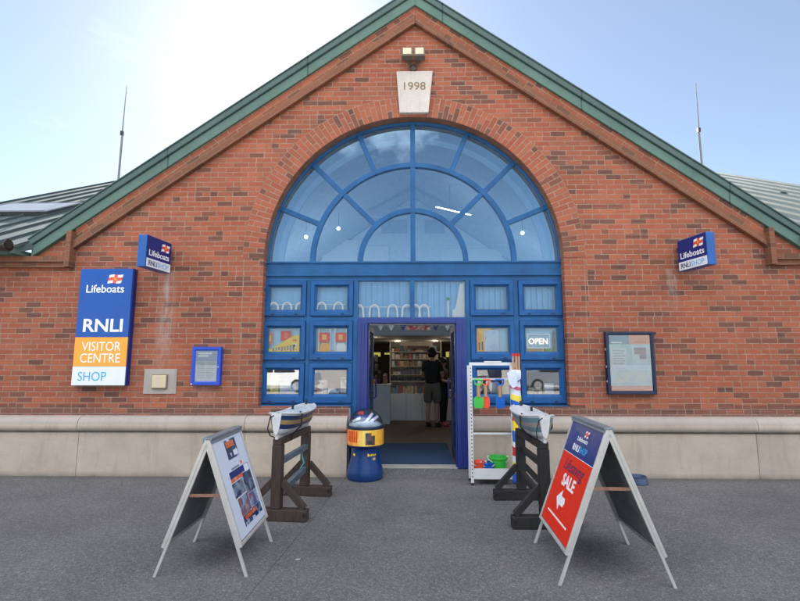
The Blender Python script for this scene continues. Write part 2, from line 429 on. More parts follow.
M['low_glass'] = glass('reflecting window glass', 0.09, (0.97,0.985,1.0,1), (0.95,0.97,1,1), 0.0, 0.015)
M['casement_glass'] = glass('clear window glass', 0.0, (0.985,0.992,1.0,1), (0.85,0.93,1,1), 0.0, 0.015)
M['clear'] = glass('clear plastic', 0.03, (0.95,0.97,0.98,1))
M['black'] = plain('black plastic', (0.012,0.012,0.014,1), 0.45)
M['white'] = plain('white paint', (0.72,0.73,0.74,1), 0.4, var=0.05)
M['bright'] = plain('bright white gloss', (0.88,0.89,0.90,1), 0.3, var=0.02)
M['rackwhite'] = plain('white powder coat', (0.66,0.67,0.69,1), 0.35, var=0.07)
M['plaster'] = plain('white plaster', (0.62,0.64,0.66,1), 0.8, var=0.04)
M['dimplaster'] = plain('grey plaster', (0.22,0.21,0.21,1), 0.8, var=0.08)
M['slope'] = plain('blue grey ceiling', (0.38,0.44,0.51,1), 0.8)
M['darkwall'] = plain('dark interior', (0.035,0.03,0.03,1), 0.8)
M['woodfloor'] = mat_wood('brown floor boards', (0.075,0.045,0.03,1), (0.13,0.08,0.055,1))
M['mat'] = plain('blue ribbed mat', (0.012,0.045,0.115,1), 0.95, var=0.3, scale=40, bump=0.5, bscale=220)
M['sign_blue'] = plain('sign blue', rgb(18,82,168), 0.35, var=0.05)
M['sign_navy'] = plain('sign navy', rgb(10,42,120), 0.35, var=0.05)
M['sign_edge'] = plain('sign blue edge', rgb(34,88,160), 0.4, var=0.1)
M['sign_orange'] = plain('sign orange', rgb(246,166,60), 0.4, var=0.04)
M['sign_white'] = plain('sign white', rgb(226,232,240), 0.4, var=0.03)
M['ink_white'] = plain('white lettering', rgb(240,242,246), 0.45, var=0.02)
M['ink_cyan'] = plain('cyan lettering', rgb(60,165,222), 0.45, var=0.02)
M['ink_navy'] = plain('navy lettering', rgb(20,38,92), 0.45, var=0.02)
M['ink_grey'] = plain('grey print', rgb(120,132,150), 0.6, var=0.1)
M['ink_date'] = plain('gilt numerals', rgb(120,92,52), 0.5, 0.0)
M['flag_red'] = plain('flag red', rgb(226,82,66), 0.5, var=0.05)
M['flag_gold'] = plain('flag gold', rgb(236,160,60), 0.5)
M['red'] = plain('poster red', rgb(224,48,24), 0.5, var=0.02, spec=0.2)
M['alu'] = plain('anodised aluminium', (0.50,0.485,0.465,1), 0.42, 0.25, var=0.12)
M['alu_blue'] = plain('grey plastic clip', (0.19,0.23,0.27,1), 0.4, 0.2)
M['hardboard'] = plain('dark backing board', (0.16,0.165,0.175,1), 0.6, var=0.35, scale=3.0)
M['paper'] = plain('white poster sheet', rgb(205,214,230), 0.4, var=0.03)
M['rust'] = plain('rusty stay', (0.24,0.12,0.085,1), 0.7, var=0.4, scale=25)
M['oak'] = mat_wood('weathered brown timber', (0.022,0.014,0.011,1), (0.068,0.044,0.033,1))
M['tar'] = mat_wood('dark stained timber', (0.009,0.008,0.009,1), (0.024,0.021,0.021,1))
M['greybar'] = plain('grey blue painted bar', (0.09,0.12,0.155,1), 0.5, var=0.3)
M['hull'] = plain('white hull paint', (0.56,0.57,0.585,1), 0.4, var=0.2, scale=7)
M['deck'] = plain('pale grey deck', (0.45,0.52,0.58,1), 0.45, var=0.15)
M['navy_paint'] = plain('navy hull band', (0.012,0.028,0.10,1), 0.4, var=0.15)
M['gold_paint'] = plain('ochre hull band', (0.33,0.22,0.09,1), 0.45, var=0.15)
M['grey_paint'] = plain('faded brown band', (0.30,0.27,0.25,1), 0.5, var=0.15)
M['teal_paint'] = plain('teal hull band', (0.12,0.21,0.27,1), 0.45, var=0.15)
M['rope'] = plain('dark strap', (0.02,0.018,0.018,1), 0.7)
M['cyan_rope'] = plain('teal rope', (0.08,0.30,0.34,1), 0.8)
M['bin_blue'] = plain('moulded blue plastic', (0.008,0.040,0.165,1), 0.3, var=0.12, scale=4)
M['bin_navy'] = plain('dark blue rim', (0.008,0.018,0.055,1), 0.35)
M['yellow'] = plain('yellow', rgb(245,200,40), 0.45, var=0.05)
M['green'] = plain('green plastic', rgb(24,150,60), 0.3)
M['lime'] = plain('bright green plastic', rgb(60,185,70), 0.3)
M['orange'] = plain('orange red plastic', rgb(232,84,52), 0.3)
M['toyblue'] = plain('toy blue plastic', rgb(18,96,190), 0.3)
M['pine'] = mat_wood('pale pine', (0.36,0.20,0.10,1), (0.55,0.33,0.18,1))
M['steel'] = plain('bright steel', (0.5,0.52,0.55,1), 0.25, 0.9)
M['mast'] = plain('antenna grey', (0.20,0.19,0.20,1), 0.45, 0.2)
M['skin'] = plain('skin', (0.42,0.24,0.17,1), 0.55, var=0.08)
M['hair'] = plain('dark hair', (0.02,0.013,0.01,1), 0.6, var=0.3, scale=40)
M['tshirt'] = plain('black jersey', (0.010,0.010,0.012,1), 0.85)
M['khaki'] = plain('khaki grey cotton', (0.135,0.115,0.09,1), 0.9, bump=0.3, bscale=30)
M['redshoe'] = plain('red shoe', (0.32,0.03,0.03,1), 0.5)
M['lamp'] = emit('warm downlight', (1.0,0.58,0.18,1), 0.8)
M['lampw'] = emit('white lamp', (1.0,0.96,0.86,1), 6.0)
M['neon'] = emit('open sign tubes', (1.0,0.78,0.58,1), 0.6)
M['neonframe'] = emit('open sign border', (0.62,0.78,1.0,1), 0.16)
M['yellowlit'] = emit('lit yellow panel', (0.85,0.75,0.15,1), 0.14)
M['blind'] = plain('pale blue blind fabric', (0.29,0.55,0.82,1), 0.8, var=0.05)

# ------------------------------------------------------------------ flag emblem (white flag, red cross)
def emblem(parent, x, z, w, y, tilt=0.06):
    """small waving white flag with a red cross; lower-left at x,z"""
    h = w*0.62; n = 12
    def P(u, v, yy): return (x + u*w + v*0.12*w, yy, z + v*h + math.sin(u*6.0)*0.055*h + u*tilt*w)
    def patch(mb, u0, u1, v0, v1, yy):
        k = max(2, int(n*(u1-u0)) + 1); prev = None
        for i in range(k+1):
            u = u0 + (u1-u0)*i/k
            q = [mb.b.verts.new(P(u, v0, yy)), mb.b.verts.new(P(u, v1, yy))]
            if prev: mb._f([prev[0], q[0], q[1], prev[1]])
            prev = q
    mb = MB()
    mb.mi = 0; patch(mb, 0, 1, 0, 1, y)
    mb.mi = 1; patch(mb, 0, 1, 0.33, 0.67, y-0.0012); patch(mb, 0.38, 0.62, 0, 0.33, y-0.0012); patch(mb, 0.38, 0.62, 0.67, 1, y-0.0012)
    mb.mi = 2; patch(mb, 0.41, 0.59, 0.36, 0.64, y-0.0020)
    mb.mi = 3
    for a, b in ((0.315, 0.335), (0.665, 0.685)): patch(mb, 0, 0.38, a, b, y-0.0016); patch(mb, 0.62, 1, a, b, y-0.0016)
    return mb.build('flag_emblem', [M['ink_white'], M['flag_red'], M['flag_gold'], M['ink_navy']], parent)

# ------------------------------------------------------------------ ground
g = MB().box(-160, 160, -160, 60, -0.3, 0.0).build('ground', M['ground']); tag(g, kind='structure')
pp = MB().box(-160, 160, -160, -6.9, -0.1, 0.004).build('bounce_paving', mat_stone('pale bounce concrete', (0.40,0.37,0.33,1), (0.50,0.47,0.42,1))); tag(pp, kind='structure')  # unseen pale paving, added to bounce sunlight onto the facade
rp = MB().prism([(0.0,0.002),(0.0,-0.05),(0.32,-0.05),(0.32,0.068),(0.24,0.066)], 'x', -0.90, 0.80).build('entrance_ramp', M['ground']); tag(rp, kind='structure')

# ------------------------------------------------------------------ the building
B = thing('visitor_centre', 'red brick gabled shop front with a big blue half round window over an open door', 'building')
YW = 0.10          # brick face
AX = 0.04          # gable centre line
AZ = 7.0         # under-edge of the verge at the apex
SL = 0.705
EX = 9.75          # half length of the whole front
RO = 2.17
xe = (AZ+0.05-3.06)/SL
def wall_top(x):
    d = abs(x-AX); return 3.06 if d >= xe else AZ+0.05-SL*d
w = MB()
def wall_quad(x0, x1, z00, z01, z10, z11):
    """front and back skins of one column: bottom z00/z01 and top z10/z11 at x0/x1"""
    for y in (YW, YW+0.30): w._f([w.b.verts.new(p) for p in ((x0,y,z00),(x1,y,z01),(x1,y,z11),(x0,y,z10))])
def wall_rim(pl_):
    for p, q in zip(pl_, pl_[1:]): w._f([w.b.verts.new(v) for v in ((p[0],YW,p[1]),(q[0],YW,q[1]),(q[0],YW+0.30,q[1]),(p[0],YW+0.30,p[1]))])
arc = [(-RO*math.cos(PI*k/72), ARCH_Z + RO*math.sin(PI*k/72)) for k in range(73)]
for xs in ((-EX,AX-xe),(AX-xe,-RO),(RO,AX+xe),(AX+xe,EX)): wall_quad(xs[0], xs[1], 0.76, 0.76, wall_top(xs[0]), wall_top(xs[1]))
for p, q in zip(arc, arc[1:]):
    if p[0] < AX < q[0]:
        zm = p[1]+(q[1]-p[1])*(AX-p[0])/(q[0]-p[0])
        wall_quad(p[0], AX, p[1], zm, wall_top(p[0]), wall_top(AX)); wall_quad(AX, q[0], zm, q[1], wall_top(AX), wall_top(q[0]))
    else: wall_quad(p[0], q[0], p[1], q[1], wall_top(p[0]), wall_top(q[0]))
wall_quad(-RO, -0.90, 0.76, 0.76, 0.925, 0.925); wall_quad(0.80, RO, 0.76, 0.76, 0.925, 0.925)
wall_rim([(-0.90,0.76),(-0.90,0.925),(-RO,0.925)] + arc + [(RO,0.925),(0.80,0.925),(0.80,0.76)])
wall_rim([(EX,0.76),(EX,3.06),(AX+xe,3.06),(AX,AZ+0.05),(AX-xe,3.06),(-EX,3.06),(-EX,0.76)])
bmesh.ops.remove_doubles(w.b, verts=w.b.verts[:], dist=0.0001)
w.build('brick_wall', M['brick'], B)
# side and back walls close the volume
w = MB(); w.box(-EX, -EX+0.3, YW+0.3, 12.6, 0, 3.0); w.box(EX-0.3, EX, YW+0.3, 12.6, 0, 3.0); w.box(-EX, EX, 12.6, 12.9, 0, 3.0)
w.build('rear_wall', M['brick'], B)
# arch ring: voussoirs 5 mm proud, stopping at the keystone
ka = 0.088
for a0, a1 in ((0.0, PI/2-ka),(PI/2+ka, PI)): MB().ring(RO+0.0, 2.485, YW-0.006, YW+0.02, ARCH_Z, a0, a1, 60).build('brick_arch', M['arch'], B)
sf = MB(); sf.ring(RO-0.004, RO+0.0, YW+0.004, YW+0.15, ARCH_Z, 0.0, PI, 72); sf.build('arch_soffit', plain('soffit brick', (0.20,0.085,0.05,1), 0.85, var=0.3, scale=8), B)
ks = MB().prism([(-0.196,5.24),(0.236,5.24),(0.305,5.905),(-0.245,5.905)], 'y', YW-0.06, YW+0.02).build('keystone', M['keystone'], B, bevel=0.006)
lettering('1998', -0.13, 5.60, YW-0.0625, M['ink_date'], ks, width=0.325, height=0.125, name='date_numerals')

# corbel bands
def rake_pts(s, o0, o1, xa, xb):
    """parallelogram under the verge: offsets below the verge line, from |x|=xa to xb"""
    f = lambda d, o: (AX + s*d, AZ - SL*d + o)
    return [f(xa,o0), f(xb,o0), f(xb,o1), f(xa,o1)]
for s, mk in ((-1,'corbel_l'), (1,'corbel_r')):
    c = MB()
    c.prism(rake_pts(s, -0.31, -0.163, 0.0, 5.0), 'y', YW-0.075, YW+0.02)
    c.build('raking_corbel', M[mk], B, bevel=0.012)
    MB().prism(rake_pts(s, -0.16, 0.01, 0.0, 5.0), 'y', YW-0.035, YW+0.02).build('raking_course', M['course_l' if s < 0 else 'course_r'], B, bevel=0.003)
    x0, x1 = sorted((AX+s*5.06, AX+s*4.985)); xo = s*EX
    c = MB(); c.box(x0, x1, YW-0.13, YW+0.02, 2.90, AZ-SL*5.06-0.005)
    xa, xb = sorted((AX+s*5.062, xo)); c.box(xa, xb, YW-0.06, YW+0.02, 2.90, 2.975); c.box(xa, xb, YW-0.10, YW+0.02, 2.977, 3.058)
    c.build('eaves_corbel', M['corbel_e'], B, bevel=0.003)

# verge: copper fascia and edge
for s in (-1, 1):
    f = MB(); e = MB(); f.prism(rake_pts(s, 0.0, 0.163, 0.0, 5.60), 'y', 0.03, YW+0.1)
    e.prism(rake_pts(s, 0.170, 0.272, 0.0, 5.63), 'y', 0.0, 0.3)
    e.prism(rake_pts(s, 0.273, 0.298, 0.0, 5.64), 'y', -0.015, 0.3)
    f.build('verge_fascia', M['fascia'], B, bevel=0.008); e.build('verge_edge', M['coping'], B, bevel=0.012)
rf = MB()
for s in (-1, 1): rf.prism(rake_pts(s, 0.17, 0.28, 0.0, 5.5), 'y', 0.3, 12.9)
rf.build('main_roof', M['roof'], B)

# wing roofs with standing seams
EY, EZ, RT = -0.20, 3.14, math.tan(R(28.0))
RY = 8.6
def roof_z(y): return EZ + RT*(y-EY)
for s in (-1, 1):
    wr = MB(); xo = -9.22 if s < 0 else 10.02
    top = [(xo,EY), (AX+s*5.74,EY), (AX+s*0.35,7.1), (AX+s*0.35,RY), (xo,RY)]
    v0 = [wr.b.verts.new((x, y, roof_z(y))) for x, y in top]; v1 = [wr.b.verts.new((x, y, roof_z(y)-0.10)) for x, y in top]
    wr._f(v0); wr._f(v1)
    for k in range(5): wr._f([v0[k], v0[(k+1)%5], v1[(k+1)%5], v1[k]])
    # rear slope
    v2 = [wr.b.verts.new(p) for p in ((xo,RY,roof_z(RY)), (s*0.3,RY,roof_z(RY)), (s*0.3,12.9,EZ), (xo,12.9,EZ))]; wr._f(v2)
    wo = wr.build('wing_roof', M['roof'], B)
    sm = MB(); xx = abs(xo)-0.02
    while xx > 0.9:
        ys = EY if xx > 5.35 else EY + (5.35-xx)/4.95*(7.2-EY)
        a_ = Vector((s*xx, ys, roof_z(ys)+0.018)); b_ = Vector((s*xx, RY, roof_z(RY)+0.018))
        sm.bar(a_, b_, 0.024, 0.045); xx -= 0.45
    sm.build('roof_seams', M['seam'], wo)
    gt = MB(); n = 8; xa, xb = sorted((AX+s*5.66, s*10.0)); r = 0.08
    prof = [(-0.28 + r*math.cos(a), 3.165 + r*math.sin(a)) for a in [PI + PI*k/n for k in range(n+1)]]
    prof += [(-0.28 + (r-0.01)*math.cos(a), 3.165 + (r-0.01)*math.sin(a)) for a in [2*PI - PI*k/n for k in range(n+1)]]
    gt.prism(prof, 'x', xa, xb); gt.lathe([(0.0,-0.012),(0.083,-0.012),(0.083,0.0),(0,0.0)], 16)
    go = gt.build('gutter', M['gutter'], B)
    for v in go.data.vertices:
        if abs(v.co.x) < 0.5 and abs(v.co.y) < 0.1:   # end stop of the gutter
            v.co = Vector((AX + s*5.66 - v.co.z*s, -0.28 + v.co.x, 3.15 + v.co.y))
    MB().box(xa, xb, -0.195, YW+0.05, 3.06, 3.13).build('eaves_board', M['fascia'], B)

# skylight in the left wing roof
def on_roof(x, y, h=0.0):
    nrm = Vector((0, -math.sin(R(28)), math.cos(R(28)))); return Vector((x, y, roof_z(y))) + nrm*h
sk = MB(); fx0, fx1, fy0, fy1 = -8.55, -6.95, 1.95, 2.95
def roofbox(mb, x0, x1, y0, y1, h0, h1):
    q = [on_roof(x, y, h) for x in (x0,x1) for y in (y0,y1) for h in (h0,h1)]
    v = [mb.b.verts.new(p) for p in q]
    for k in ((0,1,3,2),(4,6,7,5),(0,4,5,1),(2,3,7,6),(0,2,6,4),(1,5,7,3)): mb._f([v[i] for i in k])
for bx in ((fx0,fx1,fy0,fy0+0.12),(fx0,fx1,fy1-0.12,fy1),(fx0,fx0+0.1,fy0+0.12,fy1-0.12),(fx1-0.1,fx1,fy0+0.12,fy1-0.12)):
    roofbox(sk, *bx, 0.0, 0.09)
sko = sk.build('skylight', plain('skylight frame', (0.05,0.058,0.066,1), 0.4, 0.3), B)
gl = MB(); roofbox(gl, fx0+0.1, fx1-0.1, fy0+0.12, fy1-0.12, 0.06, 0.09); gl.build('pane', glass('skylight glass', 0.30, (0.3,0.35,0.4,1), (0.95,0.95,0.93,1), 0.35), sko)

# plinth: stone blocks with a rounded coping
prof = [(0.0,-0.1),(0.0,0.580),(0.022,0.585),(0.022,0.598)]
prof += [(-0.005 - 0.05*math.sin(a), 0.668 - 0.070*math.cos(a)) for a in [R(12)+R(92)*k/8 for k in range(9)]]
prof += [(0.055-0.108*math.cos(a), 0.690 + 0.105*math.sin(a)) for a in [R(6)+R(80)*k/8 for k in range(9)]]
prof += [(0.13,0.801),(0.13,-0.1)]
for xa, xb in ((-EX,-6.9),(-6.9,-4.6),(-4.6,-2.3),(-2.3,-0.90),(0.80,2.3),(2.3,4.6),(4.6,6.9),(6.9,EX)):
    MB().prism(prof, 'x', xa+0.0035, xb-0.0035).build('plinth_block', M['stone'], B, smooth=True)
jm = plain('dark joint mortar', (0.05,0.042,0.036,1), 0.9)
for xa, xb in ((-EX,-0.915),(0.815,EX)): MB().box(xa,xb,0.025,0.12,-0.1,0.75).build('joint_backing', jm, B)
for xa, xb in ((-0.94,-0.895),(0.795,0.84)): MB().box(xa,xb,0.14,0.4,0,0.92).build('door_reveal', M['plaster'], B)

# ------------------------------------------------------------------ big window: frame, panes, casements
YF = 0.25
FX0, FX1 = -2.262, 2.245
ACZ = 3.015
af = MB(); bw = 0.074
af.ring(2.155, 2.36, YF, YF+0.09, ACZ, 0, PI, 72)
af.ring(1.50-bw/2, 1.50+bw/2, YF+0.008, YF+0.08, ACZ, 0, PI, 60)
af.ring(0.785-bw/2, 0.785+bw/2, YF+0.008, YF+0.08, ACZ, 0, PI, 48)
def radial(deg, r0, r1):
    a = R(deg); d = Vector((math.cos(a),0,math.sin(a))); p = Vector((0,YF+0.046,ACZ))
    af.bar(p+d*r0, p+d*r1, 0.066, 0.072, up=(0,1,0)) if False else af.bar(p+d*r0, p+d*r1, 0.074, 0.066, up=(0,1,0))
for d in (22.5, 45, 67.5, 112.5, 135, 157.5): radial(d, 1.535, 2.17)
for d in (45, 135): radial(d, 0.82, 1.465)
af.box(-0.037, 0.037, YF+0.012, YF+0.078, ACZ, ACZ+2.16)
for v in af.b.verts:
    pass
ao = af.build('arched_window', M['frame'], B, bevel=0.006)
g_ = MB(); n = 72; v = [g_.b.verts.new((2.165*math.cos(PI*k/n), YF+0.05, ACZ+2.165*math.sin(PI*k/n))) for k in range(n+1)]
g_._f(v); bmesh.ops.triangulate(g_.b, faces=g_.b.faces[:]); g_.build('pane', M['glass'], ao)
lin = MB()   # white plaster lining of the arch inside the glass
lin.ring(2.155, 2.20, YF+0.10, YF+0.47, ACZ, 0, PI, 72); lin.ring(2.06, 2.45, YF+0.47, YF+0.52, ACZ, 0, PI, 72)
lin.build('arch_lining', M['plaster'], ao)

wf = MB()   # fixed framework: transom, posts, rails
wf.box(FX0, FX1, YF-0.015, YF+0.10, 2.800, 3.008)                       # transom panel
wf.box(FX0, FX1, YF-0.035, YF-0.015, 2.985, 3.012); wf.box(FX0, FX1, YF-0.030, YF-0.015, 2.795, 2.815)
wf.box(FX0, FX1, YF, YF+0.10, 2.725, 2.799)
for xa, xb, zb in ((FX0,-2.197,0.945),(-1.562,-1.508,0.945),(-0.874,-0.806,0.07),(0.767,0.830,0.07),(1.462,1.534,0.945),(2.166,FX1,0.945)):
    wf.box(xa, xb, YF, YF+0.10, zb, 2.724)
for xa, xb in ((-2.196,-1.563),(-1.507,-0.875),(0.831,1.461),(1.535,2.165)):
    wf.box(xa, xb, YF+0.003, YF+0.10, 2.135, 2.203); wf.box(xa, xb, YF+0.003, YF+0.10, 1.528, 1.563); wf.box(xa, xb, YF+0.003, YF+0.10, 0.940, 0.957)
wf.box(-0.805, 0.766, YF+0.001, YF+0.10, 2.125, 2.186); wf.box(-0.046, 0.020, YF+0.002, YF+0.10, 2.187, 2.724)
wf.box(-2.262, -0.875, YF-0.11, YF-0.001, 0.905, 0.938); wf.box(0.831, 2.245, YF-0.11, YF-0.001, 0.905, 0.938)   # sills
wf.box(-0.895, -0.875, YF+0.002, YF+0.10, 0.07, 0.9); wf.box(0.831, 0.85, YF+0.002, YF+0.10, 0.07, 0.9)
wfo = wf.build('window_framework', M['frame'], B, bevel=0.004)
ap = MB()
for xa, xb, za, zb in ((-0.80,-0.05,2.19,2.722),(0.024,0.762,2.19,2.722)): ap.box(xa, xb, YF+0.020, YF+0.022, za, zb)
ap.build('fanlight_pane', M['casement_glass'], wfo)

def casement(xc, z0, z1, gz0, gz1, hw, gw, latches):
    c = MB()
    x0, x1 = xc-hw, xc+hw
    # moulding with unequal bottom rail: outer lip then bevel to the sight line
    o = lambda d, k: [(x0+d*k[0], z0+d*k[1]), (x1-d*k[0], z0+d*k[1]), (x1-d*k[0], z1-d*k[2]), (x0+d*k[0], z1-d*k[2])]
    kx = (hw-gw, gz0-z0, z1-gz1)
    lv = [(0.0, YF+0.06), (0.0, YF-0.020), (0.05, YF-0.026), (0.66, YF-0.026), (0.80, YF-0.006), (1.0, YF+0.012), (1.0, YF+0.06)]
    rings = [[c.b.verts.new((p[0], y, p[1])) for p in o(d, kx)] for d, y in lv]
    for a_, b_ in zip(rings, rings[1:]):
        for k in range(4): c._f([a_[k], a_[(k+1)%4], b_[(k+1)%4], b_[k]])
    co = c.build('casement_window', M['casement'], B)
    MB().box(xc-gw-0.004, xc+gw+0.004, YF+0.0135, YF+0.0155, gz0-0.004, gz1+0.004).build('pane', M['low_glass' if gz0 < 1.2 else 'casement_glass'], co)
    for lx in latches:
        MB().box(xc+lx-0.022, xc+lx+0.022, YF-0.034, YF-0.0255, z0+0.020, z0+0.034).build('latch', M['black'], co)
    MB().picture_frame(xc-gw-0.003, xc+gw+0.003, gz0-0.003, gz1+0.003, 0.009, YF+0.0165, YF+0.021, 0.001).build('glazing_bead', M['black'], co)
rows = ((2.206,2.722,2.293,2.636),(1.566,2.132,1.682,2.030),(0.959,1.525,1.084,1.424))
for xc in (-1.880,-1.190,1.146,1.850):
    for i, (z0, z1, g0, g1) in enumerate(rows):
        casement(xc, z0, z1, g0, g1, 0.313, 0.229, (-0.17,0.17) if (i+int(xc*10)) % 2 == 0 else (0.16,))

# door frame and folded-back leaves
d = MB()
d.box(-0.804, -0.66, YF-0.03, YF+0.16, 0.07, 2.172); d.box(0.622, 0.765, YF-0.03, YF+0.16, 0.07, 2.172); d.box(-0.659, 0.621, YF-0.03, YF+0.16, 2.098, 2.171)
for xx in (-0.758, -0.712, 0.668, 0.716): d.box(xx-0.008, xx+0.008, YF-0.040, YF-0.031, 0.07, 2.10)
d.box(-0.659,-0.642, YF+0.02, YF+0.14, 0.07, 2.097); d.box(0.604,0.621, YF+0.02, YF+0.14, 0.07, 2.097)
d.build('door_frame', M['door_blue'], B, bevel=0.004)
for s, xh in ((-1,-0.70),(1,0.665)):
    xa, xb = sorted((xh, xh - s*0.045)); dl = MB()
    dl.box(xa, xb, YF+0.18, YF+0.27, 0.08, 2.09); dl.box(xa, xb, YF+0.93, YF+1.02, 0.08, 2.09); dl.box(xa, xb, YF+0.271, YF+0.929, 0.08, 0.22); dl.box(xa, xb, YF+0.271, YF+0.929, 2.0, 2.09); dl.box(xa, xb, YF+0.271, YF+0.929, 1.0, 1.06)
    do = dl.build('door', plain('dark blue door leaf', (0.02,0.03,0.11,1), 0.4), B)
    MB().box(xh-s*0.024, xh-s*0.020, YF+0.27, YF+0.93, 0.22, 2.0).build('pane', M['glass'], do)
    MB().tube([(xh-s*0.047, YF+0.97, 0.95),(xh-s*0.09, YF+0.97, 0.97),(xh-s*0.09, YF+0.97, 1.25),(xh-s*0.047, YF+0.97, 1.27)], 0.013).build('handle', M['door_blue'], do)
th = MB().box(-0.66, 0.62, YF-0.005, YF+0.2, 0.05, 0.076).build('threshold', M['alu'], B)

# ------------------------------------------------------------------ interior shell
FZ = 0.07
it = MB().box(-9.4, 9.4, YF+0.16, 12.5, 0.0, FZ).build('shop_floor', M['woodfloor'], B)
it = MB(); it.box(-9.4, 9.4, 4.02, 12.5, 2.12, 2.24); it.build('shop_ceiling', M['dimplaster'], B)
it = MB(); it.box(-4.2, 4.2, 3.96, 4.01, 2.12, 2.36); it.build('beam_front', M['plaster'], B)
it = MB(); it.prism([(-4.2,2.24),(4.2,2.24),(4.2,3.85),(0,6.8),(-4.2,3.85)],'y',8.0,8.1); it.box(-4.25,-4.15,0.45,8.0,2.4,3.75); it.box(4.15,4.25,0.45,8.0,2.4,3.75)
it.build('upper_wall', plain('pale upper wall', (0.62,0.66,0.70,1), 0.8), B)
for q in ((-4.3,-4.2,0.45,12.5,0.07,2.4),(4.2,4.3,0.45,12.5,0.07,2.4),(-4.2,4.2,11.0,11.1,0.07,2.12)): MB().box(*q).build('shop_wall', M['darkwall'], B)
# bright clerestory boards and a dark recess seen through the arch
it = MB()
for xa, xb, za, zb in ((-2.89,-1.78,4.60,5.37),(-1.585,-0.76,4.60,5.17),(0.89,2.82,4.60,5.06)): MB().box(xa, xb, 7.94, 7.995, za, zb).build('white_board', M['white'], B)

rm = plain('blue grey panel', (0.26,0.33,0.40,1), 0.6)
for xa, xb in ((-1.0,-0.19),(0.38,1.0)): MB().box(xa,xb,7.95,7.99,5.59,6.0).build('upper_recess', rm, B)
MB().box(-2.6,2.6,6.6,6.75,5.72,5.92).build('tie_beam', M['slope'], B)
for s in (-1,1): MB().prism([(s*4.3,3.85),(0,6.83),(0,6.90),(s*4.3,3.92)], 'y', 0.5, 8.1).build('sloped_ceiling', M['slope'], B)

# lamps: recessed shop downlights and gallery lamps
def light(loc, power, c, r=0.05, kind='POINT'):
    l = bpy.data.lights.new('lamp_light', kind); l.energy = power; l.color = c
    if kind == 'POINT': l.shadow_soft_size = r
    o = bpy.data.objects.new('lamp_light', l); col.objects.link(o); o.location = loc; return o
DL = ((-1.05,4.9),(-0.45,6.9),(1.08,4.9),(0.62,6.9),(1.7,6.7),(-1.9,6.4))
for i, (x, y) in enumerate(DL):
    t_ = thing('downlight', ['round warm downlight lit in the shop ceiling nearest the door on the left','warm downlight lit deeper in the ceiling above the shelves','round warm downlight lit near the right door jamb','warm downlight in the ceiling above the man in black','small downlight half hidden by the right door jamb','downlight in the ceiling over the dark far left corner'][i], 'ceiling light', (x,y,2.12), group='lit downlights in the shop ceiling')
    MB().lathe([(0.10,0.0),(0.10,-0.012),(0.085,-0.012),(0.085,-0.002)], 20, cap=False).build('trim', M['white'], t_)
    MB().lathe([(0.0,-0.004),(0.085,-0.004),(0.085,-0.008),(0.0,-0.008)], 20).build('lens', M['lamp'], t_)
    l = light((0,0,-0.06), 3.0, (1.0,0.82,0.6), 0.05); l.name = 'bulb'; l.parent = t_
GL = ((-2.487,4.0,4.41),(-1.733,4.0,4.609),(2.532,4.0,4.481))
for i, (x, y, z) in enumerate(GL):
    t_ = thing('gallery_lamp', ['round white lamp shining behind the outer left pane of the arched window','round white lamp shining behind the second left pane of the arched window','round white lamp shining behind the outer right pane of the arched window'][i], 'lamp', (x,y,z), group='lamps in the upper room')
    MB().lathe([(0.001,-0.040)]+[(0.040*math.sin(a), -0.040*math.cos(a)) for a in [PI*k/10 for k in range(1,10)]]+[(0.001,0.040)], 16).build('globe', M['lampw'], t_, smooth=True)
    MB().tube([(0,0,0.055),(0,0,0.38)], 0.005, 6).build('cord', M['black'], t_)
    l = light((0,1.6,-0.9), 9, (1.0,0.97,0.92), 0.08); l.name = 'bulb'; l.parent = t_
t_ = thing('tube_lamp', 'thin white strip light behind the right half of the arched window', 'strip light', (1.04,5.0,5.345))
MB().tube([(-0.45,0,0.11),(0.44,0,-0.11)], 0.012, 8).build('tube', M['lampw'], t_); MB().tube([(-0.1,0,0.03),(-0.1,0,0.7)], 0.006, 6).build('cord', M['black'], t_)

# ------------------------------------------------------------------ things just behind the glass
# vertical blinds
def blinds(xa, xb, za, zb, label, name='vertical_blind'):
    t_ = thing(name, label, 'blind', ((xa+xb)/2, YF+0.105, za), group='vertical blinds behind the top row of panes')
    MB().box(xa-(xa+xb)/2, xb-(xa+xb)/2, -0.02, 0.02, zb-za, zb-za+0.03).build('rail', M['white'], t_)
    m = MB(); x = xa - (xa+xb)/2
    while x < (xb-xa)/2 - 0.02:
        rz = R(random.uniform(7,24)); c, s = math.cos(rz)*0.0445, math.sin(rz)*0.0445
        q = [(x-c,-s),(x+c,s),(x+c-0.002,s+0.003),(x-c-0.002,-s+0.003)]
        m.prism(q, 'z', 0, zb-za); x += 0.084
    m.build('slats', M['blind'], t_)
for xa, xb, lb in ((-2.16,-1.57,'pale blue vertical blind behind the top left corner casement'),(-1.5,-0.88,'pale blue vertical blind behind the top casement left of the fanlights'),(-0.82,-0.04,'pale blue vertical blind behind the left fanlight over the door'),(0.02,0.77,'pale blue vertical blind behind the right fanlight over the door'),(0.84,1.46,'pale blue vertical blind behind the top casement right of the fanlights'),(1.54,2.16,'pale blue vertical blind behind the top right corner casement')):
    blinds(xa, xb, 2.14, 2.78, lb)
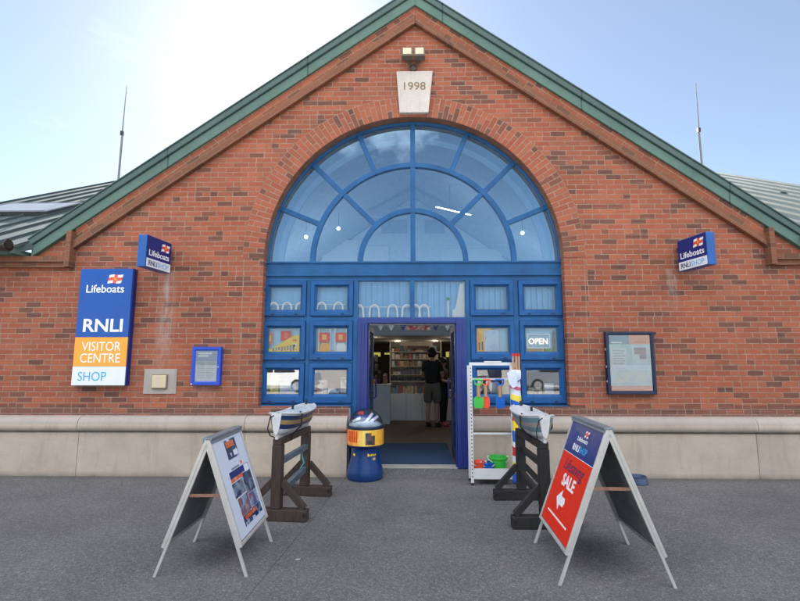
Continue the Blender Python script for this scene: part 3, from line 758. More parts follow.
# white hoop rails
def hoops(xs, z, label):
    x0 = sum(xs)/len(xs); t_ = thing('hoop_rail', label, 'hoop rail', (x0, YF+0.042, z), group='white hoop rails behind the glass')
    h = MB()
    for x in xs:
        x -= x0
        h.tube([(x-0.075,0,-0.06)] + [(x-0.065*math.cos(a), 0, 0.075+0.075*math.sin(a)) for a in [PI*k/10 for k in range(11)]] + [(x+0.075,0,-0.06)], 0.015, 8)
    h.build('hoops', M['bright'], t_)
    MB().box(min(xs)-x0-0.1, max(xs)-x0+0.1, -0.005, 0.005, 0.115, 0.125).build('rail', M['white'], t_)
hoops((-2.06,-1.86,-1.66), 2.26, 'white hooped rail behind the top left corner casement')
hoops((-1.35,-1.10), 2.26, 'white hooped rail with two hoops behind the top casement beside the left fanlight')
hoops((-0.80,-0.57,-0.30,-0.09), 2.22, 'white hooped rail behind the left fanlight over the door')
hoops((0.03,0.16), 2.22, 'white hooped rail behind the right fanlight over the door')
# white model tower in the right fanlight
t_ = thing('model_tower', 'small white stepped tower model behind the right fanlight', 'model', (0.68, YF+0.085, 2.16))
MB().prism([(-0.11,0.0),(0.075,0.0),(0.07,0.52),(0.015,0.54),(-0.03,0.30),(-0.06,0.16),(-0.10,0.14)], 'y', -0.02, 0.02).build('tower', M['white'], t_)
MB().box(-0.175,-0.150,-0.012,0.012,0.0,0.28).build('post', M['white'], t_); MB().box(-0.185,-0.140,-0.016,0.016,0.28,0.325).build('cap', M['green'], t_)

def board(name, label, cat, x0, x1, z0, z1, mat, y=YF+0.030, group=None):
    t_ = MB().box(0, x1-x0, 0, 0.005, 0, z1-z0).build(name, mat, loc=(x0, y, z0)); tag(t_, label, cat, group); return t_
def strip(parent, x0, x1, z0, z1, mat, name='print', y=-0.0014):
    return MB().box(x0, x1, y, y+0.0012, z0, z1).build(name, mat, parent)
# middle row, first pane: red cards and yellow slanting poster
c = board('price_card', 'small red card partly hidden behind the slanting yellow poster', 'card', -2.14,-2.06,1.80,1.97, M['orange'], y=YF+0.040)
strip(c, 0.02,0.06,0.04,0.13, M['yellow'])
c = board('price_card', 'square red card with a yellow figure above the slanting yellow poster', 'card', -1.94,-1.79,1.85,1.99, M['red'], y=YF+0.040)
strip(c, 0.05,0.10,0.03,0.11, M['orange'])
t_ = MB().prism([(0,0),(0.56,0),(0.56,0.30),(0.40,0.28),(0.10,0.10),(0.0,0.08)], 'y', 0, 0.004).build('yellow_poster', M['yellow'], loc=(-2.15,YF+0.028,1.64)); tag(t_, 'yellow poster with a slanting top edge in the left middle pane', 'poster')
for k in range(8): strip(t_, 0.10+0.042*k, 0.125+0.042*k, 0.055+0.006*(k%3), 0.10+0.012*k*0.6, M['ink_grey'])
strip(t_, 0.40,0.445,0.10,0.165, M['ink_white'], y=-0.0014); strip(t_, 0.41,0.435,0.115,0.15, M['black'], y=-0.0028); strip(t_, 0.39,0.45,0.20,0.225, M['orange'])
# hanging white frames with red cards in second pane
for i, x in enumerate((-1.37,-1.13)):
    c = board('price_card', ['red card with an orange figure on the left hanger of the second middle pane','red card with an orange figure on the right hanger of the second middle pane'][i], 'card', x-0.005, x+0.155, 1.83, 1.965, M['red'], y=YF+0.030)
    strip(c, 0.045,0.11,0.03,0.105, M['sign_orange'])
    t_ = MB().box(-0.09,-0.075,0,0.02,0,0.42).box(0.075,0.09,0,0.02,0,0.42).box(-0.09,0.09,0.0,0.02,-0.02,0.0).build('card_hanger', M['white'], loc=(x+0.075, YF+0.038, 1.652)); tag(t_, ['white hanger frame holding the left red card','white hanger frame holding the right red card'][i], 'hanger')
    t_ = MB().prism([(-0.06,0),(0.06,0),(0.075,0.03),(0.072,0.12),(0.05,0.165),(-0.05,0.165),(-0.072,0.12),(-0.075,0.03)], 'y', -0.012, 0.012).build('gift_bag', [M['sign_orange'], M['sign_white']][i], loc=(x+0.075, YF+0.070, 1.655), bevel=0.008); tag(t_, ['rounded orange bag under the left red card','rounded white bag under the right red card'][i], 'bag')
# right side: yellow poster with framed notice, OPEN sign
t_ = board('yellow_notice', 'yellow orange poster behind the white framed notice right of the door', 'poster', 0.90,1.14,1.66,2.05, mat_photo('yellow poster print', [rgb(240,180,60), rgb(245,190,70), rgb(240,175,55), rgb(225,150,40)], 5, 2), y=YF+0.044)
for k in range(4): strip(t_, 0.05+0.045*k, 0.07+0.045*k, 0.05, 0.16+0.015*(k%2), M['ink_navy'])
t_ = thing('framed_notice', 'white framed blue grey notice in the pane right of the door', 'notice', (1.03,YF+0.030,1.67))
MB().box(0.012,0.198,0.002,0.006,0,0.318).build('sheet', mat_photo('pale notice', [rgb(150,180,215), rgb(170,195,225), rgb(190,205,225), rgb(140,165,200)], 9, 4), t_)
MB().picture_frame(0,0.21,-0.012,0.33,0.014,-0.004,0.008,0.004).build('frame', M['white'], t_)
t_ = thing('open_sign', 'lit OPEN sign in a pale border in the right middle pane', 'sign', (1.62,YF+0.042,1.70))
lettering('OPEN', 0.055, 0.095, 0.0, M['neon'], t_, width=0.275, height=0.085, bold=0.012)
fr = MB().picture_frame(0.03,0.365,0.035,0.245,0.014,-0.004,0.008,0.002); fr.build('border', M['neonframe'], t_)
MB().box(0.035,0.36,0.010,0.016,0.04,0.24).build('backing', glass('acrylic sheet', 0.02, (0.8,0.86,0.92,1)), t_)
for i, (x, m, h, w_) in enumerate(((1.63,'pine',0.055,0.20),(1.86,'sign_orange',0.06,0.03),(1.905,'green',0.07,0.09))):
    t_ = MB().box(0,w_,0,0.03,0,h+0.03).build('toy_box', M[m], loc=(x, YF+0.050, 1.655), bevel=0.008); tag(t_, ['long brown box under the OPEN sign','narrow orange box under the OPEN sign','green box under the OPEN sign'][i], 'box')
t_ = MB().lathe([(0.018,0),(0.020,0.05),(0.015,0.12),(0.023,0.17),(0.015,0.25),(0.02,0.30),(0.001,0.33)], 14).build('figurine', plain('grey figurine', (0.14,0.15,0.18,1), 0.4), loc=(2.040, YF+0.060, 1.66)); tag(t_, 'slim grey figurine at the right edge of the OPEN pane', 'ornament')
# ledge boards and goods in bottom row
for xa, xb, lb in ((-2.2,-0.88,'white display ledge behind the left bottom casements'),(0.84,2.17,'white display ledge behind the right bottom casements')):
    tag(MB().box(xa, xb, YF+0.101, YF+0.55, 1.02, 1.05).build('display_ledge', M['plaster'], None), lb, 'shelf')
    tag(MB().box(xa, xb, YF+0.101, YF+0.40, 1.60, 1.63).build('display_ledge', M['plaster'], None), lb.replace('bottom','middle'), 'shelf')
    tag(MB().box(xa, xb, YF+0.0855, YF+0.098, 1.59, 2.12).build('display_backboard', plain('pale blue backing', (0.42,0.66,0.88,1), 0.8, var=0.06), None), lb.replace('white display ledge','pale blue backboard').replace('bottom','middle') , 'board')
gm = [mat_photo('gift print %d' % i, cs, 14, i) for i, cs in enumerate((
    [rgb(240,215,50), rgb(235,225,80), rgb(205,190,40), rgb(120,130,40)], [rgb(40,60,110), rgb(190,60,60), rgb(230,235,240), rgb(60,100,160)],
    [rgb(230,235,245), rgb(180,205,235), rgb(235,240,250), rgb(140,170,210)], [rgb(200,190,160), rgb(90,100,70), rgb(230,225,210), rgb(60,70,60)], [rgb(150,40,40), rgb(220,200,190), rgb(60,60,90), rgb(190,120,90)]))]
gl_ = [(-2.09,0.12,0.30,0,'tall yellow box on the left bottom window ledge'),(-1.95,0.24,0.17,2,'wide white box beside the tall yellow box on the window ledge'),(-1.40,0.14,0.22,1,'navy and red patterned box on the window ledge left of the door'),(-1.24,0.16,0.10,2,'low pale blue box on the window ledge left of the door'),(-1.06,0.10,0.26,3,'tan patterned box nearest the door on the left ledge'),(0.93,0.17,0.30,4,'red patterned box on the window ledge behind the spades'),(1.12,0.12,0.20,2,'small white box on the window ledge behind the spades'),(1.66,0.20,0.12,3,'low tan box on the right bottom window ledge'),(1.90,0.13,0.18,2,'white box on the right bottom window ledge')]
for x, w_, h, mi, lb in gl_:
    t_ = MB().box(0,w_,0,0.10,0,h).build('gift_box', gm[mi], loc=(x, YF+0.11, 1.051), bevel=0.004); tag(t_, lb, 'box')

# bunting across the doorway header
bt = thing('bunting', 'string of small triangular flags and a red banner inside the door head', 'bunting', (0,YF+0.7,2.10))
MB().tube([(-0.7+0.14*k, 0, 0.02-0.015*math.sin(PI*k/10)) for k in range(11)], 0.003, 6).build('string', M['white'], bt)
for k, (x, m) in enumerate(((-0.52,'sign_white'),(-0.16,'sign_navy'),(0.36,'sign_navy'),(0.55,'sign_white'),(-0.35,'sign_white'))):
    MB().prism([(x-0.05,0.02),(x+0.05,0.02),(x,-0.07)], 'y', -0.002, 0.002).build('pennant', M[m], bt)
MB().box(-0.12,0.28,-0.012,-0.008,-0.055,0.012).build('banner', mat_photo('red banner print', [rgb(150,40,45), rgb(170,50,50), rgb(220,200,200), rgb(90,30,40)], 20, 3), bt)

# ------------------------------------------------------------------ shop interior things
t_ = MB().box(-0.62, 0.60, YF+0.22, 2.16, FZ, FZ+0.014).build('door_mat', M['mat']); tag(t_, 'dark blue entrance mat just inside the open door', 'mat')
sh = thing('shelf_unit', 'pale lit shelf unit full of small goods at the back of the shop', 'shelf unit', (-0.02,5.45,FZ))
cream = plain('cream laminate', (0.50,0.45,0.38,1), 0.5)
MB().box(-0.56,0.72,0,0.35,0,0.66).build('cabinet', M['plaster'], sh)
for gx in (-0.16,0.24): MB().box(gx,gx+0.005,-0.003,-0.0005,0.02,0.64).build('door_gap', M['black'], sh)
MB().box(-0.58,0.74,0.30,0.35,0.66,1.98).build('back_panel', cream, sh)
for s in (-0.58, 0.72): MB().box(s-0.0, s+0.02, 0.02, 0.30, 0.66, 1.98).build('side_panel', cream, sh)
SZ = (0.95,1.12,1.33,1.52,1.70)
for z in SZ: MB().box(-0.56,0.72,0.02,0.30,z,z+0.018).build('shelf', cream, sh)
t_ = board('shelf_header', 'dark red header board at the top of the shelf unit', 'board', -0.16,0.40,1.86,1.93, mat_photo('dark header', [rgb(90,45,45), rgb(110,60,50), rgb(70,40,40), rgb(80,60,50)], 20, 1), y=5.42)
gmats = [plain('gift %d' % i, c, 0.5) for i, c in enumerate(((0.55,0.48,0.36,1),(0.48,0.47,0.45,1),(0.30,0.20,0.14,1),(0.12,0.14,0.20,1),(0.60,0.58,0.54,1),(0.35,0.10,0.08,1),(0.16,0.26,0.34,1),(0.50,0.36,0.18,1),(0.55,0.50,0.44,1)))]
for iz, z in enumerate((0.663,)+tuple(s+0.02 for s in SZ)):
    x = -0.54
    while x < 0.62:
        w_ = random.uniform(0.025,0.12) if iz != 1 else 0.03
        h = random.uniform(0.06,0.155) if iz else random.uniform(0.12,0.22)
        if iz == 1: h = 0.11
        mt = random.choice(gmats) if iz != 1 else gmats[3]
        gb = MB()
        if iz == 1: gb.lathe([(0.016,0),(0.016,h*0.62),(0.007,h*0.75),(0.007,h)], 10, (w_/2,0.05,0))
        else: gb.box(0,w_,0,0.08,0,h)
        o = gb.build('gift_bottle' if iz == 1 else 'gift_box', mt, loc=(-0.02+x, 5.52, FZ+z), bevel=0.0)
        if iz == 1: tag(o, 'small dark bottle in the row on the shop shelf unit', 'bottle', 'dark bottles on the shelf unit')
        else: tag(o, 'small boxed gift standing on the shop shelf unit', 'box', 'boxed gifts on the shelf unit')
        x += w_ + random.uniform(0.006,0.03)
ct = thing('display_counter', 'white display counter inside the door on the left', 'counter', (-0.78,4.75,FZ))
MB().box(-0.30,0.22,0,0.5,0,0.90).build('body', M['plaster'], ct); MB().box(-0.32,0.24,-0.02,0.52,0.90,0.925).build('top', M['white'], ct)
for i, (x, h, m, lb) in enumerate(((-0.20,0.16,'sign_orange','small orange pack on the white shop counter'),(-0.04,0.34,'black','tall dark card spinner on the white shop counter'),(0.10,0.26,'rust','rust red pack on the white shop counter'))):
    o = MB().lathe([(0.06,0),(0.05,h*0.3),(0.065,h*0.35),(0.05,h*0.7),(0.06,h*0.75),(0.02,h)], 10).build('counter_item', M[m], loc=(-0.78+x,4.95,FZ+0.925)); tag(o, lb, 'pack')
t_ = thing('card_stand', 'tall dark stand of cards in the shadow left of the shelf unit', 'stand', (-1.15,6.3,FZ))
MB().tube([(0,0,0),(0,0,1.75)], 0.03).build('pole', M['black'], t_); MB().lathe([(0.3,0),(0.3,0.03),(0.04,0.05)], 18).build('base', M['black'], t_)
cs = MB()
for z in (0.6,0.9,1.2,1.45):
    for k in range(6): a = k*PI/3; cs.box(-0.07,0.07,-0.01,0.01,z,z+0.2, Matrix.Rotation(a,4,'Z') @ Matrix.Translation((0,-0.17,0)))
cs.build('cards', mat_photo('dark cards', [rgb(40,40,60), rgb(90,60,50), rgb(60,60,60), rgb(120,100,90)], 9, 6), t_)
for i, (x0, x1, y, z0, z1, lb) in enumerate(((-1.35,-0.98,7.5,1.68,1.80,'dim yellow lit sign high on the left inside the shop'),(-0.86,-0.60,7.5,1.74,1.79,'thin yellow lit strip beside the shelf unit'),(0.98,1.36,7.5,1.66,1.82,'dim yellow lit panel high on the right inside the shop'))):
    o = MB().box(x0,x1,y,y+0.04,z0,z1).build('lit_panel', M['yellowlit']); tag(o, lb, 'lit panel')
t_ = thing('stock_rack', 'dark rack of stock inside the shop behind the right door jamb', 'rack', (1.35,6.2,FZ))
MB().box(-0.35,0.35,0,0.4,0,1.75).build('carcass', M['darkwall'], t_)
mb = MB()
for z in (0.3,0.7,1.1,1.45):
    for k in range(5): mb.box(-0.32+0.13*k,-0.22+0.13*k,-0.06,-0.001,z,z+random.uniform(0.12,0.24))
mb.build('packs', mat_photo('rack packs', [rgb(110,40,40), rgb(60,60,80), rgb(150,140,130), rgb(50,40,40)], 8, 9), t_)
t_ = thing('low_cabinet', 'low white cabinet behind the two customers', 'cabinet', (1.0,5.5,FZ)); MB().box(-0.2,0.3,0,0.3,0,0.72).build('body', M['plaster'], t_); MB().box(-0.22,0.32,-0.02,0.32,0.72,0.74).build('top', M['white'], t_)

# people: one skinned body each, clothes and hair as children
def skin_mesh(name, verts, edges, mat, parent, sub=2):
    me = bpy.data.meshes.new(name); me.from_pydata([v[:3] for v in verts], edges, []); me.materials.append(mat)
    o = bpy.data.objects.new(name, me); col.objects.link(o); o.parent = parent
    sk_ = o.modifiers.new('skin', 'SKIN'); sk_.use_smooth_shade = True
    if not me.skin_vertices: me.attributes  # layer is made by the modifier
    lay = me.skin_vertices[0].data if len(me.skin_vertices) else None
    for i, v in enumerate(verts):
        r = v[3]; lay[i].radius = r if isinstance(r, tuple) else (r, r); lay[i].use_root = (i == 0)
    ss = o.modifiers.new('sub', 'SUBSURF'); ss.levels = sub; ss.render_levels = sub
    return o
def person(label, loc, rz, H, shirt, trousers, cap, shorts, armpose, hairlong, shoe, build=1.0):
    """stands facing -Y in local space; armpose = (left elbow, left hand, right elbow, right hand)"""
    p = thing('person', label, 'person', loc, rz)
    k = H/1.75
    V = []; E = []
    def add(x, y, z, r, prev=None):
        V.append((x*k*build if False else x*k, y*k, z*k, (r[0]*k*build, r[1]*k*build) if isinstance(r, tuple) else r*k)); i = len(V)-1
        if prev is not None: E.append((prev, i))
        return i
    pel = add(0,0,0.95,(0.150,0.110)); wst = add(0,0,1.10,(0.135,0.10),pel); che = add(0,0.0,1.30,(0.155,0.115),wst); nb = add(0,0.01,1.45,(0.075,0.07),che)
    nk = add(0,0.0,1.52,0.052,nb); h1 = add(0,-0.015,1.60,(0.070,0.085),nk); h2 = add(0,-0.008,1.69,(0.074,0.09),h1)
    add(0,-0.115,1.61,0.014,h1)           # nose
    arms = []
    for s, el, hd in ((-1,armpose[0],armpose[1]),(1,armpose[2],armpose[3])):
        sh_ = add(s*0.175,0.0,1.415,0.062,che); e_ = add(*el,0.044,sh_); w_ = add(*hd,0.028,e_)
        d = (Vector(hd)-Vector(el)).normalized(); pm = Vector(hd)+d*0.055
        pi_ = add(*pm,0.030,w_)
        side = d.cross(Vector((0,0,1))).normalized()
        for q in range(4):
            b_ = pm + d*0.035 + side*(0.024*(q-1.5)); c_ = b_ + d*(0.045+0.008*(1.5-abs(q-1.5))) + Vector((0,0,-0.022))
            f1 = add(*b_,0.0095,pi_); add(*c_,0.008,f1)
        tb = pm + side*(-0.035*s) + d*0.01; f1 = add(*tb,0.010,w_); add(*(tb+d*0.04),0.009,f1)
    for s in (-1,1):
        hp = add(s*0.09,0.0,0.86,0.098,pel); kn = add(s*0.105,-0.012,0.48,0.058,hp); cf = add(s*0.108,0.018,0.33,0.056,kn); an = add(s*0.11,0.01,0.09,0.038,cf); add(s*0.115,-0.12,0.035,(0.036,0.028),an)
    skin_mesh('body', V, E, M['skin'], p)
    # shirt
    V, E = [], []
    a0 = add(0,0,0.86,(0.185,0.140)); a1 = add(0,0,1.08,(0.180,0.135),a0); a2 = add(0,0,1.30,(0.205,0.150),a1); add(0,0.01,1.45,(0.088,0.082),a2)
    for s, el in ((-1,armpose[0]),(1,armpose[2])):
        sh_ = add(s*0.178,0,1.415,0.080,a2); mid = Vector((s*0.178,0,1.415)).lerp(Vector(el),0.72); add(*mid,0.066,sh_)
    skin_mesh('shirt', V, E, shirt, p)
    V, E = [], []
    tp = add(0,0,1.07,(0.168,0.126)); a0 = add(0,0,0.96,(0.185,0.140),tp)
    for s in (-1,1):
        hp = add(s*0.098,0,0.84,0.128,a0); kn = add(s*0.112,-0.008,0.50 if shorts else 0.48,0.102 if shorts else 0.075,hp)
        if not shorts: cf = add(s*0.11,0.012,0.28,0.066,kn); add(s*0.11,0.01,0.08,0.056,cf)
    skin_mesh('shorts' if shorts else 'trousers', V, E, trousers, p)
    # hair / cap
    hm = MB(); prof_ = [(0.108*math.sin(a)*k, (1.665+0.115*math.cos(a))*k) for a in [R(112)-R(111)*q/9 for q in range(10)]]
    hm.lathe(prof_, 20)
    for v in hm.b.verts: v.co.y = v.co.y*1.18 + 0.012*k
    if cap: hm.lathe([(0.112*k,1.648*k),(0.116*k,1.655*k),(0.112*k,1.665*k)], 20)
    ho = hm.build('cap' if cap else 'hair', M['hair'] if not cap else M['tshirt'], p, smooth='all')
    if cap:
        hk = MB().lathe([(0.060*k,1.555*k),(0.092*k,1.60*k),(0.104*k,1.65*k),(0.100*k,1.68*k)], 18)
        for v in hk.b.verts: v.co.y = v.co.y*1.05 + 0.030*k
        hk.build('hair', M['hair'], p, smooth='all')
    if hairlong:
        ln = MB().tube([(0,0.085*k,1.69*k),(0,0.115*k,1.60*k),(0,0.115*k,1.48*k),(0,0.095*k,1.36*k)], [0.075*k,0.085*k,0.075*k,0.03*k], 12); ln.build('ponytail', M['hair'], p, smooth='all')
    for s in (-1,1):
        so = MB().lathe([(0.02,0.0),(0.052,0.0),(0.054,0.03),(0.046,0.07),(0.042,0.10)], 14)
        for v in so.b.verts: v.co = Vector((v.co.x*k + s*0.112*k, v.co.y*2.3*k*(1 if v.co.z < 0.05 else 0.6) - (0.055 if v.co.z < 0.05 else 0.01)*k, v.co.z*k))
        so.build('shoe', shoe, p, smooth='all')
    return p
person('man in black t-shirt, cap and khaki shorts standing with his back to the door', (0.44,4.35,FZ), R(158), 1.76, M['tshirt'], M['khaki'], True, True,
       ((-0.24,-0.02,1.13),(-0.16,-0.20,1.02),(0.25,-0.03,1.13),(0.17,-0.22,1.04)), False, M['tshirt'])
person('shorter dark haired person in black reaching a bare forearm forward beside the man', (0.70,4.55,FZ), R(70), 1.55, M['tshirt'], M['tshirt'], False, False,
       ((-0.23,-0.06,1.16),(-0.16,-0.30,1.12),(0.23,-0.05,1.16),(0.13,-0.32,1.16)), True, M['redshoe'], 0.85)

# ------------------------------------------------------------------ signs on the wall
vs = thing('visitor_sign', 'tall blue, orange and white RNLI visitor centre wall sign', 'sign', (-4.776, YW-0.09, 1.216))
W_, H_ = 0.765, 1.654
back = MB().box(0.0, W_, 0.004, 0.088, 0.0, H_).build('sign_box', M['sign_navy'], vs, bevel=0.004)
p1 = MB().box(0.0, W_-0.012, -0.006, 0.0035, 0.672, H_).build('blue_panel', M['sign_blue'], vs, bevel=0.002)
p2 = MB().box(0.0, W_-0.012, -0.006, 0.0035, 0.262, 0.670).build('orange_panel', M['sign_orange'], vs, bevel=0.002)
p3 = MB().box(0.0, W_-0.012, -0.006, 0.0035, 0.0, 0.260).build('white_panel', M['sign_white'], vs, bevel=0.002)
lettering('Lifeboats', 0.10, 1.305, -0.0075, M['ink_white'], p1, width=0.545, height=0.115, bold=0.012)
emblem(p1, 0.395, 1.435, 0.20, -0.0080)
lettering('RNLI', 0.100, 0.745, -0.0075, M['ink_white'], p1, width=0.565, height=0.185, bold=0.022)
lettering('VISITOR', 0.105, 0.478, -0.0075, M['ink_white'], p2, width=0.555, height=0.128)
lettering('CENTRE', 0.095, 0.315, -0.0075, M['ink_white'], p2, width=0.565, height=0.128)
lettering('SHOP', 0.085, 0.062, -0.0075, M['ink_cyan'], p3, width=0.40, height=0.125)

def projecting(label, x_face, s):
    """s=+1: the lettered face looks to +X"""
    t_ = thing('projecting_sign', label, 'sign', (x_face, -0.235, 2.80), R(90*s), 'projecting box signs on the brick wall')
    L, Hh, T = 0.53, 0.44, 0.125
    bx = MB().box(-L/2, L/2, 0.0, T, 0, Hh).build('sign_box', M['sign_edge'], t_, bevel=0.01)
    fa = MB().box(-L/2+0.012, L/2-0.004, -0.005, -0.0005, 0.006, Hh-0.008).build('face_panel', M['sign_navy'], t_)
    wb = MB().box(-L/2+0.014, L/2-0.006, -0.0075, -0.0055, 0.008, 0.125).build('white_strip', M['sign_white'], t_)
    lettering('Lifeboats', -L/2+0.055, 0.165, -0.0070, M['ink_white'], fa, width=0.43, height=0.085, bold=0.014)
    emblem(fa, 0.035, 0.272, 0.17, -0.0072)
    lettering('RNLI', -L/2+0.055, 0.032, -0.0090, M['ink_navy'], wb, width=0.175, height=0.068, bold=0.02)
    lettering('SHOP', -L/2+0.245, 0.032, -0.0090, M['ink_cyan'], wb, width=0.23, height=0.068)
    bx_ = MB()
    for z in (0.1,0.34): bx_.box(s*(L/2), s*(L/2+0.075), 0.045, 0.085, z-0.02, z+0.02)
    bx_.build('bracket', M['black'], t_)
    return t_
pr = projecting('navy projecting lifeboats box sign left of the arch above the tall wall sign', -3.53, 1); pr.rotation_euler.z = R(90-6)
pr = projecting('navy projecting lifeboats box sign right of the arch above the poster case', 3.80, -1); pr.rotation_euler.z = R(-90+9)

# twin floodlight above the keystone
fl = thing('floodlight', 'twin cream faced floodlight above the 1998 keystone', 'floodlight', (0.012, YW, 5.93))
for s in (-1,1):
    hd = MB(); Mx = Matrix.Translation((s*0.092,-0.14,0.215)) @ Matrix.Rotation(R(-14),4,'X')
    hd.box(-0.083,0.083,-0.03,0.07,-0.085,0.085,Mx); ho = hd.build('lamp_head', plain('grey brown lamp casing', (0.12,0.105,0.085,1), 0.5, 0.2), fl, bevel=0.008)
    ln = MB().box(-0.062,0.062,-0.036,-0.031,-0.058,0.066,Mx).build('lens', plain('cream lens', (0.62,0.52,0.36,1), 0.3, var=0.06), ho)
    MB().tube([(s*0.085,-0.10,0.13),(s*0.04,-0.07,0.06),(0,-0.05,0.05)], 0.016, 8).build('arm', M['gutter'], fl)
MB().lathe([(0.055,0),(0.055,0.05),(0.02,0.07)], 16).build('base', plain('bronze lamp base', (0.07,0.055,0.04,1), 0.5), fl, M=Matrix.Translation((0,0,0.045)) @ Matrix.Rotation(R(90),4,'X'))
# bulkhead plate
bp = thing('bulkhead_light', 'square cream light cover set in a grey stone surround', 'wall light', (-3.57, YW, 1.095))
MB().box(-0.232,0.232,-0.012,0.02,0,0.347).build('surround', M['surround'], bp, bevel=0.004)
MB().box(-0.112,0.112,-0.022,-0.0125,0.068,0.272).build('rim', plain('brown rim', (0.22,0.16,0.10,1), 0.5), bp, bevel=0.004)
cv = MB().box(-0.100,0.100,-0.05,-0.0225,0.080,0.260).build('cover', plain('cream plastic cover', (0.62,0.52,0.36,1), 0.35, var=0.08), bp, bevel=0.018)
# small noticeboard
nb = thing('noticeboard', 'small bright blue framed noticeboard beside the cream wall light', 'noticeboard', (-2.906, YW, 1.218))
MB().picture_frame(-0.205,0.205,0.0,0.532,0.052,-0.07,0.02,0.012).build('frame', plain('bright blue frame', rgb(20,72,190), 0.35, var=0.06), nb)
ps = MB().box(-0.155,0.155,-0.05,-0.045,0.05,0.482).build('notice_sheet', mat_photo('faded notice', [rgb(150,172,190), rgb(165,185,200), rgb(176,192,204), rgb(158,178,192)], 5, 3), nb)
strip(ps,-0.155,0.155,0.335,0.482,plain('blue heading', rgb(110,140,196),0.4), 'heading', y=-0.0514)
for i in range(2): strip(ps,-0.12,0.07-0.05*i,0.43-0.035*i,0.452-0.035*i,M['ink_white'],'heading_line', y=-0.053)
for i in range(9): strip(ps,-0.12,-0.02,0.30-0.025*i,0.308-0.025*i,M['ink_grey'],'text_line', y=-0.0514); strip(ps,0.0,0.12-0.02*(i%3),0.30-0.025*i,0.308-0.025*i,M['ink_grey'],'text_line', y=-0.0514)
MB().box(-0.152,0.152,-0.060,-0.058,0.053,0.479).build('cover_glass', glass('notice glass', 0.04, (0.93,0.95,0.97,1)), nb)
MB().box(0.17,0.185,-0.078,-0.0705,0.245,0.262).build('lock', M['steel'], nb); MB().box(-0.20,-0.175,-0.078,-0.0705,0.01,0.025).build('lock', M['steel'], nb)
# poster case
pc = thing('poster_case', 'large navy framed poster case of faded leaflets right of the window', 'poster case', (3.008, YW, 1.10))
MB().picture_frame(-0.330,0.330,0.0,0.858,0.042,-0.075,0.02,0.012).build('frame', plain('navy case frame', rgb(20,32,64), 0.4, var=0.1), pc)
ps = MB().box(-0.282,0.282,-0.05,-0.045,0.048,0.812).build('poster', mat_photo('faded map poster', [rgb(176,200,216), rgb(190,210,222), rgb(168,194,206), rgb(205,216,222)], 6, 5), pc)
strip(ps,-0.282,0.0,0.685,0.812,plain('faded blue heading', rgb(112,136,172),0.4),'heading', y=-0.0514); strip(ps,0.002,0.282,0.685,0.812,plain('faded orange heading', rgb(238,140,112),0.4),'heading', y=-0.0514)
strip(ps,-0.282,0.282,0.048,0.115,plain('faded orange footer', rgb(226,138,112),0.4),'footer', y=-0.0514)
sheet = plain('white leaflet', rgb(206,214,228), 0.45)
strip(ps,-0.255,-0.045,0.36,0.63,sheet,'leaflet', y=-0.0514); strip(ps,0.035,0.245,0.40,0.66,sheet,'leaflet', y=-0.0514)
for i in range(6): strip(ps,-0.235,-0.07-0.02*(i%2),0.59-0.035*i,0.598-0.035*i,M['ink_grey'],'text_line', y=-0.053)
strip(ps,0.06,0.225,0.595,0.64,plain('plum print', rgb(128,112,150),0.5),'leaflet_print', y=-0.053); strip(ps,0.06,0.225,0.545,0.593,plain('mauve print', rgb(152,124,150),0.5),'leaflet_print', y=-0.053); strip(ps,0.13,0.225,0.48,0.543,plain('violet print', rgb(124,124,164),0.5),'leaflet_print', y=-0.053)
strip(ps,-0.22,0.22,0.16,0.33,mat_photo('faded picture', [rgb(172,196,200), rgb(196,206,196), rgb(168,192,210), rgb(210,208,190)], 16, 8),'picture', y=-0.0514)
strip(ps,-0.25,-0.10,0.70,0.715,M['ink_white'],'heading_line', y=-0.053); strip(ps,0.06,0.23,0.71,0.722,M['flag_red'],'heading_line', y=-0.053)
MB().box(-0.280,0.280,-0.060,-0.058,0.05,0.810).build('cover_glass', M['clear'], pc)
MB().box(0.300,0.375,-0.06,0.0,0.822,0.852).build('hinge', M['black'], pc)
for z in (0.16,0.36,0.60): MB().box(-0.338,-0.3305,-0.06,-0.03,z,z+0.03).build('clip', M['steel'], pc)

# antennas on the wing roofs
for sgn, x, ztop, lb in ((-1,-8.35,9.50,'thin whip antenna on the left wing roof'),(1,8.05,9.40,'thin whip antenna on the right wing roof')):
    zb = roof_z(6.0)-0.05; t_ = thing('radio_antenna', lb, 'antenna', (x,6.0,zb), group='whip antennas on the roofs')
    hgt = ztop-zb
    MB().tube([(0,0,0),(0.04*-sgn*0.2,0,hgt*0.55)], 0.030, 8).build('mast', M['mast'], t_); MB().tube([(0,0,hgt*0.52),(0.02,0,hgt)], [0.020,0.010], 8).build('whip', M['mast'], t_)
    MB().box(-0.04,0.03,-0.035,0.035,hgt*0.51,hgt*0.55).build('clamp', M['black'], t_)
    MB().box(-0.10,0.10,-0.10,0.10,-0.04,0.10).build('base', M['seam'], t_)

